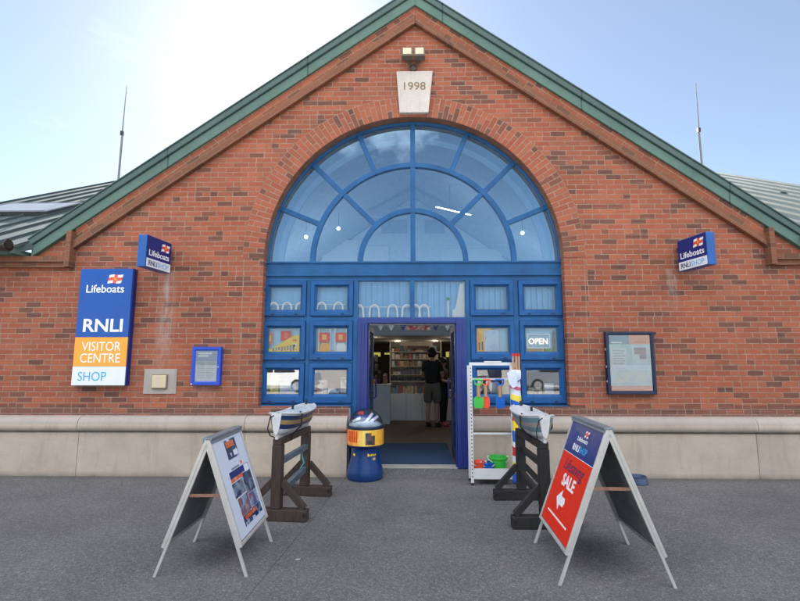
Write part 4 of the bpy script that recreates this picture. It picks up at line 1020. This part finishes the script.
# ------------------------------------------------------------------ A-boards
def a_board(label, loc, rz, width, height, spread, posters, stay=0.57):
    """ridge along local Y... panels face -X and +X; posters(panel, w, h, side)"""
    t_ = thing('pavement_sign', label, 'A-board sign', loc, rz)
    tilt = math.atan2(spread, height); L = height/math.cos(tilt)
    z0 = 0.20/math.cos(tilt)
    for side in (-1, 1):
        # panel mesh in its own frame: x across, z up the slope, front at -Y
        pn = MB().box(-width/2+0.02, width/2-0.02, -0.004, 0.006, z0+0.02, L-0.03).build('panel', M['hardboard'], t_, loc=(side*spread,0,0), rot=(-tilt,0,R(90*side)))
        fr_ = MB()
        fr_.picture_frame(-width/2, width/2, z0, L-0.01, 0.026, -0.013, 0.012, 0.004)
        fr_.build('frame', M['alu'], pn)
        for s, nm in ((-1,'leg'),(1,'leg')):
            MB().box(s*(width/2-0.011)-0.010, s*(width/2-0.011)+0.010, 0.0125, 0.034, 0.0, L-0.02).build(nm, M['alu'], pn, bevel=0.003)
        MB().box(-width/2, width/2, -0.017, -0.0135, L-0.055, L-0.012).build('top_clip', M['alu_blue'], pn)
        posters(pn, width-0.066, z0+0.034, L-0.058, side)
    MB().box(-0.036, 0.036, -width/2, width/2, height-0.026, height-0.004).build('ridge_hinge', M['alu_blue'], t_, bevel=0.006)
    zs = height*stay; xs = spread*(1-stay) - 0.012
    for s in (-1,1): MB().bar((-xs,s*(width/2-0.02),zs),(xs,s*(width/2-0.02),zs),0.006,0.022).build('stay', M['rust'] if True else 0, t_)
    return t_
def blob(pn, x0, x1, z0, z1, mat, name, y=-0.0085): return MB().box(x0, x1, y, y+0.0018, z0, z1).build(name, mat, pn)
photo_navy = mat_photo('navy leaflet', [rgb(20,36,78), rgb(30,52,100), rgb(20,40,80), rgb(90,120,160), rgb(210,215,225)], 16, 1)
photo_mix = mat_photo('lifeboat photo collage', [rgb(22,32,56), rgb(36,54,82), rgb(60,90,125), rgb(130,150,175), rgb(90,66,62)], 18, 4)
photo_warm = mat_photo('orange and blue photo', [rgb(26,40,80), rgb(60,95,150), rgb(150,90,66), rgb(150,175,205), rgb(34,44,74)], 18, 7)
orange_print = mat_photo('orange heading print', [rgb(206,92,48), rgb(216,110,60), rgb(190,80,45), rgb(230,180,150)], 22, 2)
def posters_left(pn, w, z0, z1, side):
    if side == -1: return
    h = z1-z0
    sheet_ = blob(pn, -w/2, w/2, z0, z1, M['paper'], 'poster_sheet', -0.0062)
    def q(u0,u1,v0,v1,mat,name,y=-0.0085): blob(pn, -w/2+u0*w, -w/2+u1*w, z0+v0*h, z0+v1*h, mat, name, y)
    q(0.34,0.72,0.765,0.975,photo_navy,'leaflet'); q(0.36,0.64,0.89,0.955,orange_print,'leaflet_heading',-0.0105); q(0.55,0.68,0.785,0.845,M['sign_white'],'leaflet_badge',-0.0105)
    q(0.33,0.60,0.655,0.675,M['ink_grey'],'text_line'); q(0.68,0.73,0.665,0.70,M['flag_red'],'red_mark')
    q(0.22,0.92,0.575,0.645,M['sign_navy'],'heading_band'); q(0.22,0.62,0.535,0.575,orange_print,'heading_strip'); q(0.74,0.90,0.560,0.640,M['sign_white'],'round_badge',-0.0105)
    q(0.20,0.58,0.375,0.525,photo_mix,'photo'); q(0.60,0.93,0.335,0.565,photo_mix,'photo'); q(0.24,0.60,0.18,0.36,photo_warm,'photo'); q(0.25,0.93,0.07,0.175,photo_navy,'photo'); q(0.62,0.92,0.18,0.33,photo_warm,'photo')
    q(0.30,0.75,0.125,0.165,orange_print,'photo_strip',-0.0105)
a_board('white poster A-board with lifeboat photos standing left on the paving', (-1.562,-2.58,0), R(1.5), 0.68, 0.985, 0.358, posters_left)

def posters_right(pn, w, z0, z1, side):
    if side == 1: return
    h = z1-z0; zb = z0+0.70*h
    blue = blob(pn, -w/2, w/2, zb, z1, M['sign_navy'], 'blue_header', -0.0065); redp = blob(pn, -w/2, w/2, z0, zb-0.004, M['red'], 'red_poster', -0.0065)
    blob(pn, -w/2, w/2, zb-0.004, zb, M['ink_white'], 'white_rule', -0.0068)
    X = lambda u: -w/2+u*w
    Z = lambda v: z0+v*h
    emblem(blue, X(0.52), Z(0.895), 0.085, -0.0082)
    lettering('Lifeboats', X(0.34), Z(0.845), -0.0082, M['ink_white'], blue, width=0.26*w*1.25, height=0.036, bold=0.012)
    lettering('RNLI', X(0.27), Z(0.745), -0.0082, M['ink_white'], blue, width=0.18*w*1.2, height=0.052, bold=0.02)
    lettering('SHOP', X(0.50), Z(0.745), -0.0082, M['ink_cyan'], blue, width=0.24*w, height=0.052, bold=0.01)
    lettering('Lifesaving', X(0.20), Z(0.505), -0.0082, M['ink_navy'], redp, width=0.66*w, height=0.125, shear=0.32)
    lettering('SALE', X(0.29), Z(0.395), -0.0082, M['ink_white'], redp, width=0.43*w, height=0.098, bold=0.03)
    ar = MB(); cx, cz = X(0.45), Z(0.27)
    ar.prism([(cx-0.115,cz),(cx-0.015,cz+0.078),(cx-0.015,cz+0.034),(cx+0.075,cz+0.034),(cx+0.095,cz),(cx+0.075,cz-0.034),(cx-0.015,cz-0.034),(cx-0.015,cz-0.078)], 'y', -0.0085, -0.0068)
    ar.build('arrow', M['ink_white'], redp)
    for k in range(13): blob(redp, X(0.14+0.055*k), X(0.14+0.055*k+0.045), Z(0.105), Z(0.105)+0.014, M['ink_white'], 'text_line', -0.0082)
a_board('red and navy SALE A-board with a white arrow standing right on the paving', (1.430,-2.625,0), R(-2.0), 0.79, 1.082, 0.418, posters_right, 0.60)

# ------------------------------------------------------------------ trestles and model lifeboats
def trestle(label, loc, rz, wood, L=0.86, blue=True):
    t_ = thing('boat_trestle', label, 'trestle', loc, rz, 'timber trestles under the model lifeboats')
    for s in (-1,1):
        y = s*L/2
        MB().box(-0.049,0.049,y-0.046,y+0.046,0.115,0.72).build('post', wood, t_, bevel=0.006)
        MB().box(-0.32,0.32,y-0.05,y+0.05,0.0,0.112).build('foot', wood, t_, bevel=0.010)
        for k in (-1,1): MB().bar((k*0.285,y,0.118),(k*0.045,y,0.37),0.062,0.055,up=(0,1,0)).build('brace', wood, t_, bevel=0.005)
        for k in (-1,1): MB().tube([(k*0.30,y-0.058,0.07),(k*0.30,y-0.049,0.07)], 0.016, 10).build('bolt', M['black'], t_)
    MB().box(-0.045,0.045,-L/2-0.04,L/2+0.04,0.722,0.785).build('top_beam', wood, t_, bevel=0.005)
    MB().bar((0.02,-L/2+0.05,0.555),(0.02,L/2-0.05,0.56),0.05,0.055).build('rail', M['greybar'] if blue else wood, t_)
    MB().bar((0.0,-L/2+0.05,0.24),(0.0,L/2-0.05,0.30),0.055,0.06).build('rail', M['greybar'] if blue else wood, t_)
    return t_
def lifeboat(label, loc, rz, band1, band2, topm, scale=1.0):
    t_ = thing('model_lifeboat', label, 'model boat', loc, rz, 'model lifeboats on trestles')
    NS, NP = 25, 11
    Lh = 0.515
    def sect(y):
        u = y/Lh; taper = max(0.0, 1-abs(u)**4.5)
        b = 0.098*taper + 0.054; keel = 0.006 + 0.03*abs(u)**4; sheer = 0.215 + 0.040*u*u
        return b, keel, sheer
    hull = MB(); rows_ = []
    for i in range(NS):
        y = -Lh + 2*Lh*i/(NS-1); b, kz, sz = sect(y); r_ = []
        for j in range(NP):
            v = j/(NP-1); x = b*min(1.0, (v**0.45)*1.0)*(1.0 if v < 0.9 else 0.985); z = kz + (sz-kz)*v
            r_.append((x, y + (0.0 if True else 0), z))
        rows_.append(r_)
    def face(s, i, j, off=0.0):
        q = [rows_[i][j], rows_[i+1][j], rows_[i+1][j+1], rows_[i][j+1]]
        return [(s*(p[0]+off), p[1], p[2]) for p in q]
    for s in (-1,1):
        for i in range(NS-1):
            for j in range(NP-1):
                hull._f([hull.b.verts.new(p) for p in face(s,i,j)])
        for e in (0, NS-1):
            for j in range(NP-1):
                a_, b_ = rows_[e][j], rows_[e][j+1]
                hull._f([hull.b.verts.new(p) for p in ((s*a_[0],a_[1],a_[2]),(s*b_[0],b_[1],b_[2]),(0,b_[1],b_[2]),(0,a_[1],a_[2]))])
    hull.box(-0.014,0.014,-Lh*0.96,Lh*0.96,-0.006,0.05)
    bmesh.ops.remove_doubles(hull.b, verts=hull.b.verts[:], dist=0.0005)
    ho = hull.build('hull', M['hull'], t_, smooth=True)
    # painted band set a couple of millimetres proud: navy, gold, navy
    for j0, j1, m in ((3,5,band1),(5,7,band2),(7,9,band1)):
        bd = MB()
        for s in (-1,1):
            for i in range(0, NS-1):
                for j in range(j0,j1):
                    bd._f([bd.b.verts.new(p) for p in face(s,i,j,0.0025)])
        bmesh.ops.remove_doubles(bd.b, verts=bd.b.verts[:], dist=0.0005); bd.build('hull_band', m, ho, smooth=True)
    dk = MB(); prev = None     # cambered canvas cover
    for i in range(NS):
        y = -Lh + 2*Lh*i/(NS-1); b, kz, sz = sect(y); q = []
        for j in range(9):
            a_ = -1+2*j/8; q.append(dk.b.verts.new((b*0.985*a_, y, sz - 0.004 + 0.035*(1-a_*a_)*max(0,1-abs(y/Lh)**4))))
        if prev:
            for j in range(8): dk._f([prev[j], prev[j+1], q[j+1], q[j]])
        prev = q
    dk.build('deck', topm, t_, smooth='all')
    rl = MB()
    for s in (-1,1): rl.tube([(s*sect(-Lh+2*Lh*i/(NS-1))[0], -Lh+2*Lh*i/(NS-1), sect(-Lh+2*Lh*i/(NS-1))[2]) for i in range(NS)], 0.009, 8)
    rl.build('gunwale', M['hull'], t_)
    b, kz, sz = sect(-0.2); st = MB()
    for k in (-1, 1): st.tube([(k*b*0.9,-0.2,sz+0.02),(k*(b+0.008),-0.2,sz-0.01),(k*(b+0.008),-0.215,0.10),(k*0.06,-0.2,0.0),(k*0.048,-0.2,-0.06)], 0.009, 6)
    st.build('strap', M['rope'], t_)
    for y in (-0.05, 0.40): MB().tube([(0,y,sect(y)[2]+0.02),(0,y,sect(y)[2]+0.075)], 0.014, 8).build('bollard', M['black'], t_)
    lp = MB(); y = -Lh
    lp.tube([(0.02,y+0.02,0.255),(-0.06,y-0.01,0.21),(-0.085,y+0.0,0.10),(-0.07,y+0.03,0.03),(-0.03,y+0.08,0.0)], 0.006, 6); lp.build('mooring_line', M['rope'], t_)
    return t_
trestle('weathered brown timber trestle standing left of the door', (-1.315,-1.27,0), R(-5.5), M['oak'])
lifeboat('white model lifeboat with navy and gold bands on the brown trestle', (-1.318,-1.26,0.785), R(-5.5), M['navy_paint'], M['gold_paint'], M['deck'])
trestle('dark stained timber trestle standing right of the toy rack', (1.235,-1.42,0), R(1.0), M['tar'], 0.9, False)
lifeboat('white model lifeboat with faded teal and brown bands on the dark trestle', (1.245,-1.42,0.785), R(1.0), M['teal_paint'], M['grey_paint'], M['hull'])
t_ = MB().tube([(0,0,0),(0.008,0.012,-0.10),(0.03,0.008,-0.16),(-0.01,0.02,-0.22)], 0.009, 8).build('rope_end', M['cyan_rope'], loc=(-1.28,-1.02,0.56)); tag(t_, 'teal rope end hanging from the brown trestle rail', 'rope')

# ------------------------------------------------------------------ domed collecting box
cb = thing('collection_bin', 'round blue plastic bin with a clear dome and orange picture band beside the door', 'bin', (-0.648, 0.055-0.09, 0))
MB().lathe([(0.0,0.0),(0.225,0.0),(0.240,0.02),(0.244,0.08),(0.236,0.13),(0.212,0.20),(0.195,0.28),(0.188,0.36),(0.192,0.405),(0.215,0.425),(0.238,0.44),(0.238,0.448),(0.0,0.448)], 56).build('pedestal', M['bin_blue'], cb, smooth=True)
bt_ = NT('orange picture band'); o_ = bt_.obj(); x_, y_, z_ = bt_.xyz(o_)
c_ = bt_.ramp(bt_.math('MULTIPLY_ADD', x_, 2.0, 0.5), [(0.0, rgb(226,96,30)), (0.28, rgb(240,150,40)), (0.5, rgb(246,216,110)), (0.75, rgb(244,190,60)), (1.0, rgb(236,160,40))])
c_ = bt_.mix(bt_.math('MULTIPLY', bt_.ramp(bt_.noise(o_, 22.0, 3.0), [(0.50, (0,0,0,1)), (0.6, (1,1,1,1))]), 0.35), c_, rgb(250,226,160))
bt_.bsdf(c_, 0.3)
band = MB().lathe([(0.237,0.45),(0.247,0.452),(0.247,0.655),(0.237,0.657)], 56).build('picture_band', bt_.m, cb, smooth=True)
def on_band(mb, a0, a1, z0, z1, r=0.2488, n=6):
    prev = None
    for k in range(n+1):
        a = a0+(a1-a0)*k/n; q = [mb.b.verts.new((r*math.sin(a), -r*math.cos(a), z)) for z in (z0,z1)]
        if prev: mb._f([prev[0], q[0], q[1], prev[1]])
        prev = q
pic = MB(); on_band(pic, 0.10, 0.42, 0.47, 0.62); on_band(pic, 0.42, 0.62, 0.465, 0.585); pic.build('picture', mat_photo('dark boat picture', [rgb(60,80,90), rgb(40,52,60), rgb(110,70,50), rgb(80,95,100)], 14, 3), band)
pic = MB()
for k in range(5): on_band(pic, -0.95+0.13*k, -0.86+0.13*k, 0.50, 0.64, n=2)
pic.build('red_print', plain('red orange print', rgb(214,70,30), 0.4), band)
MB().lathe([(0.236,0.657),(0.252,0.660),(0.255,0.678),(0.250,0.692),(0.232,0.694)], 56).build('rim', M['bin_navy'], cb, smooth=True)
MB().lathe([(0.232*math.cos(a), 0.694+0.215*math.sin(a)) for a in [R(89)*k/14 for k in range(15)]], 56, cap=False).build('dome', glass('clear dome', 0.035, (0.97,0.985,1.0,1)), cb, smooth='all')
MB().lathe([(0.0,0.685),(0.228,0.690),(0.222,0.71),(0.14,0.745),(0.0,0.76)], 40).build('white_bed', plain('pale foam waves', (0.48,0.58,0.66,1), 0.6, bump=0.6, bscale=18), cb, smooth='all')
tb = MB().prism([(-0.16,0.765),(0.12,0.745),(0.17,0.80),(0.06,0.83),(-0.14,0.82)], 'y', -0.07, 0.05).build('toy_boat', plain('toy boat blue', rgb(24,60,140), 0.4), cb, bevel=0.008)
MB().prism([(-0.10,0.832),(-0.02,0.832),(-0.03,0.875),(-0.09,0.875)], 'y', -0.04, 0.03).build('cabin', M['flag_red'], tb, bevel=0.006)
for q in (((0.0,-0.10,0.73),(0.10,-0.075,0.86)),((0.06,-0.10,0.73),(0.17,-0.07,0.82)),((-0.17,-0.09,0.75),(-0.06,-0.09,0.80))): MB().bar(q[0],q[1],0.02,0.032).build('crest', M['white'], tb)
yl = MB()
for i, (w_, h) in enumerate(((0.05,0.034),(0.04,0.020),(0.04,0.026),(0.03,0.032),(0.04,0.020),(0.035,0.026))):
    a0 = 0.25+0.115*i; on_band(yl, a0, a0+w_*2.2, 0.315+0.004*(i%2), 0.315+h, 0.1935, 2)
for i in range(2): on_band(yl, 0.62+0.12*i, 0.70+0.12*i, 0.265, 0.295, 0.1985, 2)
on_band(yl, -0.85, -0.66, 0.315, 0.345, 0.1935, 3)
yl.build('yellow_print', M['yellow'], cb)

# ------------------------------------------------------------------ toy rack
rk = thing('toy_rack', 'white perforated metal rack of beach toys right of the door', 'display rack', (0.745,-0.37,0))
for x, y in ((0.0,0.0),(0.575,0.0),(0.0,0.24),(0.575,0.24)):
    MB().box(x-0.0175,x+0.0175,y-0.014,y+0.014,0.03,1.495).build('upright', M['rackwhite'], rk)
    MB().lathe([(0.014,0),(0.02,0.0),(0.02,0.03),(0.014,0.03)], 12, (x,y,0)).build('foot', M['black'], rk)
hl = MB()
z = 0.10
while z < 1.46: hl.box(-0.006,0.006,-0.0155,-0.0143,z,z+0.016); hl.box(0.569,0.581,-0.0155,-0.0143,z,z+0.016); z += 0.045
hl.build('slots', M['black'], rk)
MB().box(-0.0172,0.5922,-0.0138,0.0138,1.497,1.535).build('top_rail', M['rackwhite'], rk); MB().box(0.18,0.40,-0.018,0.018,1.536,1.552).build('top_clip', M['white'], rk)
MB().box(0.018,0.557,-0.010,0.010,0.625,0.645).build('cross_bar', M['rackwhite'], rk); MB().box(0.018,0.557,0.232,0.248,1.30,1.325).build('hook_bar', M['rackwhite'], rk)
tr = MB(); tr.prism([(0.018,0.205),(0.018,0.075),(0.50,0.075),(0.557,0.13),(0.557,0.205)], 'y', -0.006, -0.001); tr.box(0.018,0.557,0.0,0.24,0.10,0.112); tr.build('tray', M['rackwhite'], rk)
def hooks(x): MB().tube([(x,0.235,1.315),(x,0.02,1.32),(x,-0.04,1.335)], 0.004, 6).build('hook', M['steel'], rk)
hooks(0.09); hooks(0.185); hooks(0.365)
def spade(label, x, mat, w=0.105, y=-0.40):
    t_ = thing('toy_spade', label, 'toy spade', (x,y,0.955), group='toy spades hanging on the rack')
    bl = MB().prism([(-w/2,0.03),(-w/2+0.012,0.0),(w/2-0.012,0.0),(w/2,0.03),(w/2,0.125),(0.02,0.155),(-0.02,0.155),(-w/2,0.125)], 'y', -0.008, 0.004).build('blade', mat, t_, bevel=0.003)
    MB().tube([(0,0,0.14),(0,0,0.285)], 0.022, 12).build('shaft', M['pine'], t_)
    MB().tube([(0,0,0.28),(-0.040,0,0.305),(-0.052,0,0.36),(0.052,0,0.36),(0.040,0,0.305),(0,0,0.28)], 0.014, 8).build('grip', mat, t_)
spade('green toy spade hanging leftmost on the white rack', 0.838, M['lime'], 0.125); spade('orange red toy spade hanging between the green and blue ones', 0.932, M['orange'], 0.10, -0.385); spade('blue toy spade hanging right of the other two', 1.115, M['toyblue'], 0.115)
def bucket(label, x, y, r, h, mat, castle=True):
    t_ = thing('toy_bucket', label, 'toy bucket', (x,y,0.115), group='beach buckets in the rack tray')
    MB().lathe([(0.0,0.004),(r*0.72,0.0),(r*0.98,h*0.9),(r*1.06,h*0.9),(r*1.06,h),(r*0.93,h),(r*0.68,0.02),(0,0.02)], 28).build('pail', mat, t_, smooth=True)
    MB().tube([(r*1.05*math.cos(a), -r*0.9*math.sin(a)*0.75-0.01, h*0.93 - 0.45*r*math.sin(a)) for a in [PI*k/12 for k in range(13)]], 0.006, 8).build('handle', M['white'], t_)
    for s in (-1,1): MB().box(s*r*1.0-0.012,s*r*1.0+0.012,-0.012,0.012,h*0.82,h*1.02).build('lug', M['white'], t_)
bucket('large bright green beach bucket in the rack tray', 1.10,-0.22,0.125,0.21,M['lime']); bucket('blue beach bucket in the rack tray with white handle', 0.955,-0.275,0.085,0.15,M['toyblue']); bucket('orange red beach bucket in the left of the rack tray', 0.845,-0.27,0.085,0.16,M['orange'])

# windbreak bundle
wb = thing('windbreak_bundle', 'rolled striped beach windbreak with wooden poles leaning in the rack', 'windbreak', (1.285,-0.47,0.05))
wt = NT('striped windbreak cloth'); o_ = wt.obj(); x_, y_, z_ = wt.xyz(o_)
nz = wt.noise(o_, 9.0, 3.0); zz = wt.math('ADD', z_, wt.math('MULTIPLY_ADD', nz, 0.04, wt.math('MULTIPLY', x_, 0.25)))
S = [(0.0,rgb(40,90,180)),(0.10,rgb(238,205,50)),(0.19,rgb(225,228,235)),(0.24,rgb(205,45,50)),(0.32,rgb(225,228,235)),(0.36,rgb(40,100,190)),(0.46,rgb(238,205,50)),(0.54,rgb(205,50,55)),(0.60,rgb(225,228,235)),(0.63,rgb(30,95,190)),(0.72,rgb(236,212,80)),(0.77,rgb(214,218,232)),(0.82,rgb(205,90,120)),(0.85,rgb(206,214,236)),(0.93,rgb(212,218,236))]
nd = wt.new('ShaderNodeValToRGB'); nd.color_ramp.interpolation = 'CONSTANT'; wt.put(nd.inputs[0], wt.math('DIVIDE', zz, 1.42)); e_ = nd.color_ramp.elements
while len(e_) < len(S): e_.new(0.5)
for i, (p_, c__) in enumerate(S): e_[i].position = p_; e_[i].color = c__
wt.bsdf(nd.outputs[0], 0.7, 0, wt.noise(o_, 30.0, 4.0), 0.5, 0.006)
cl = MB(); n = 26; rows_ = []
for k in range(30):
    z = 1.39*k/29; ring_ = []
    rr = 0.050 + (0.012 if z > 0.95 else 0.0) + (0.01 if z > 1.25 else 0) + 0.004*math.sin(k*2.1)
    for j in range(n):
        a = 2*PI*j/n; r_ = rr*(1+0.10*math.sin(3*a+z*3)+0.05*math.sin(7*a-z*9)); ring_.append(cl.b.verts.new((r_*math.cos(a)+0.018*z, r_*math.sin(a)+0.03*z, z)))
    rows_.append(ring_)
for a_, b_ in zip(rows_, rows_[1:]):
    for j in range(n): cl._f([a_[j], a_[(j+1)%n], b_[(j+1)%n], b_[j]])
cl._f(rows_[-1]); cl._f(rows_[0][::-1]); cl.build('cloth', wt.m, wb, smooth='all')
MB().prism([(-0.10,1.36),(0.02,1.385),(0.03,1.20),(-0.03,1.16),(-0.075,1.22)], 'y', -0.062, -0.055).build('loose_corner', plain('pale blue cloth', rgb(205,212,232), 0.7), wb)
MB().tube([(-0.055+0.018*1.2,-0.045,1.20),(0.02,-0.045,1.235),(0.085,-0.03,1.275)], 0.006, 8).build('tie', M['sign_navy'], wb)
for x, y in ((-0.028,0.0),(0.012,-0.012),(0.048,0.004)):
    po = MB().tube([(x+0.005,y,0.1),(x+0.03,y+0.04,1.575)], 0.0155, 10).build('pole', M['pine'], wb)
    MB().tube([(x+0.0298,y+0.04,1.565),(x+0.030,y+0.04,1.60)], 0.017, 10).build('tip', M['red'], po)

# dog bowl and scraps on the paving
bw_ = MB().lathe([(0.0,0.004),(0.112,0.0),(0.118,0.01),(0.104,0.085),(0.110,0.092),(0.100,0.096),(0.080,0.03),(0,0.014)], 32).build('dog_bowl', plain('blue enamel bowl', (0.06,0.09,0.16,1), 0.3, 0.3), loc=(2.875,-0.25,0.0), smooth=True); tag(bw_, 'small dark blue dog bowl on the paving behind the red A-board', 'bowl')
s_ = MB().prism([(0,0),(0.032,0.008),(0.035,0.016),(0.013,0.022),(-0.004,0.013)], 'z', 0.001, 0.005).build('paper_scrap', plain('grubby paper', (0.42,0.43,0.45,1), 0.8), loc=(-0.93,-2.62,0)); tag(s_, 'small pale paper scrap on the paving left of centre', 'litter')

# ------------------------------------------------------------------ cars across the road (seen mirrored in the lower panes)
def car(label, loc, rz, paint):
    c = thing('parked_car', label, 'car', loc, rz, 'cars parked across the road')
    side = [(-2.05,0.32),(-2.1,0.62),(-1.95,0.84),(-1.15,0.95),(-0.55,1.40),(0.75,1.44),(1.45,1.05),(2.0,0.95),(2.1,0.6),(2.05,0.32)]
    b = MB().prism(side, 'y', -0.85, 0.85).build('body', paint, c, bevel=0.05)
    gl_m = plain('dark car glass', (0.02,0.025,0.03,1), 0.08)
    for s in (-1,1):
        MB().prism([(-0.98,0.97),(-0.5,1.33),(0.05,1.36),(0.05,0.97)], 'y', s*0.853-0.003, s*0.853+0.003).build('window', gl_m, c); MB().prism([(0.12,0.97),(0.12,1.36),(0.70,1.36),(1.2,1.03),(1.15,0.97)], 'y', s*0.853-0.003, s*0.853+0.003).build('window', gl_m, c)
        for x in (-1.3,1.3):
            w_ = MB().lathe([(0.2,-0.1),(0.31,-0.1),(0.32,-0.06),(0.32,0.06),(0.31,0.1),(0.2,0.1)], 28).build('wheel', M['black'], c, M=Matrix.Translation((x,s*0.80,0.32)) @ Matrix.Rotation(R(90),4,'X'), smooth=True)
            MB().lathe([(0.0,-0.105),(0.2,-0.105),(0.2,0.105),(0,0.105)], 20).build('rim', M['steel'], w_, M=Matrix.Translation((x,s*0.80,0.32)) @ Matrix.Rotation(R(90),4,'X'))
        MB().box(-2.09,-2.03,s*0.55-0.14,s*0.55+0.14,0.62,0.76).build('headlight', M['white'], c)
    return c
car('white parked car mirrored in the bottom left window pane', (-7.0,-17.2,0), R(4), plain('white car paint', (0.75,0.76,0.78,1), 0.2, var=0.02))
car('grey parked car mirrored in the bottom right window pane', (7.6,-18.0,0), R(178), plain('grey car paint', (0.20,0.22,0.26,1), 0.2, 0.3, var=0.02))

# ------------------------------------------------------------------ sky, sun, camera
CIRRUS, CLOUD, FILL_CLOUD = 0.32, 9.0, 34.0
EXPOSURE, SKY, SUN = 1.85, 0.05, 5.0
SUN_EL, SUN_AZ = 34.5, -17.0     # azimuth from +Y, negative = towards -X
wd = bpy.data.worlds.new('World'); scene.world = wd; wd.use_nodes = True
nt = wd.node_tree; nt.nodes.clear()
out = nt.nodes.new('ShaderNodeOutputWorld'); bg = nt.nodes.new('ShaderNodeBackground'); sky = nt.nodes.new('ShaderNodeTexSky')
sky.sky_type = 'NISHITA'; sky.sun_disc = False; sky.sun_elevation = R(SUN_EL); sky.sun_rotation = R(SUN_AZ)
sky.air_density = 1.0; sky.dust_density = 0.34; sky.ozone_density = 1.6; sky.altitude = 5
bg.inputs[1].default_value = SKY
# thin wispy cirrus, and an unseen bright cloud added high behind the camera to light the facade
def wn(kind, **kw):
    nd = nt.nodes.new(kind)
    for k, v in kw.items(): setattr(nd, k, v)
    return nd
def wm(op, a, b=0.0, clamp=False):
    nd = wn('ShaderNodeMath', operation=op, use_clamp=clamp)
    for i, v in enumerate((a, b)):
        if hasattr(v, 'is_output'): nt.links.new(v, nd.inputs[i])
        else: nd.inputs[i].default_value = v
    return nd.outputs[0]
L_ = nt.links.new
tc = wn('ShaderNodeTexCoord'); sp = wn('ShaderNodeSeparateXYZ'); L_(tc.outputs['Generated'], sp.inputs[0])
def wnoise(scale, rot, sc, detail, dist):
    mp = wn('ShaderNodeMapping'); mp.inputs['Scale'].default_value = scale; mp.inputs['Rotation'].default_value = rot
    nz = wn('ShaderNodeTexNoise'); nz.inputs['Scale'].default_value = sc; nz.inputs['Detail'].default_value = detail; nz.inputs['Roughness'].default_value = 0.62; nz.inputs['Distortion'].default_value = dist
    L_(tc.outputs['Generated'], mp.inputs[0]); L_(mp.outputs[0], nz.inputs['Vector']); return nz.outputs['Fac']
cir = wm('MAXIMUM', 0.09, wm('MULTIPLY', wm('MULTIPLY', wm('SUBTRACT', wnoise((1.1,1.1,3.2), (0.2,0.35,0.5), 2.1, 8, 0.6), 0.52), 3.5, True), CIRRUS))
fill_cloud = wm('ADD', wm('SUBTRACT', 1.0, wm('MULTIPLY', wm('ABSOLUTE', wm('SUBTRACT', sp.outputs[2], 0.70)), 4.2)), wm('MULTIPLY', wm('SUBTRACT', wnoise((1,1,1.6), (0,0,0.3), 2.6, 7, 0.3), 0.5), 3.0))
fill_cloud = wm('MULTIPLY', wm('MULTIPLY', fill_cloud, 1.0, True), wm('MULTIPLY', wm('ADD', wm('MULTIPLY', sp.outputs[1], -1.0), 0.05), 3.0, True))
def wmix(f, a, c):
    mx = wn('ShaderNodeMix', data_type='RGBA'); L_(f, mx.inputs[0]); L_(a, mx.inputs[6]); mx.inputs[7].default_value = c; return mx.outputs[2]
c1 = wmix(cir, sky.outputs[0], (CLOUD*0.96,CLOUD,CLOUD*1.04,1))
c2 = wmix(fill_cloud, c1, (FILL_CLOUD,FILL_CLOUD*0.985,FILL_CLOUD*0.97,1))
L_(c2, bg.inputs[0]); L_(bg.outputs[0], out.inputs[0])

sl = bpy.data.lights.new('sun', 'SUN'); sl.energy = SUN; sl.angle = R(0.53); sl.color = (1.0,0.95,0.87)
so = bpy.data.objects.new('sun', sl); col.objects.link(so)
dv = Vector((math.sin(R(SUN_AZ))*math.cos(R(SUN_EL)), math.cos(R(SUN_AZ))*math.cos(R(SUN_EL)), math.sin(R(SUN_EL))))
so.rotation_euler = dv.to_track_quat('Z', 'Y').to_euler(); so.location = dv*40

cd = bpy.data.cameras.new('camera'); cam = bpy.data.objects.new('camera', cd); col.objects.link(cam)
cam.location = (0, -6.5, 1.56); cam.rotation_euler = (R(90+7.35), 0, R(1.0))
cd.sensor_width = 36; cd.lens = 465/800*36; cd.shift_x = -5/800; cd.clip_start = 0.05; cd.clip_end = 800
scene.camera = cam
scene.render.engine = 'CYCLES'
scene.view_settings.view_transform = 'Standard'; scene.view_settings.look = 'None'
scene.view_settings.exposure = EXPOSURE; scene.view_settings.gamma = 1.0; scene.view_settings.use_curve_mapping = False
scene.cycles.max_bounces = 8; scene.cycles.transparent_max_bounces = 12
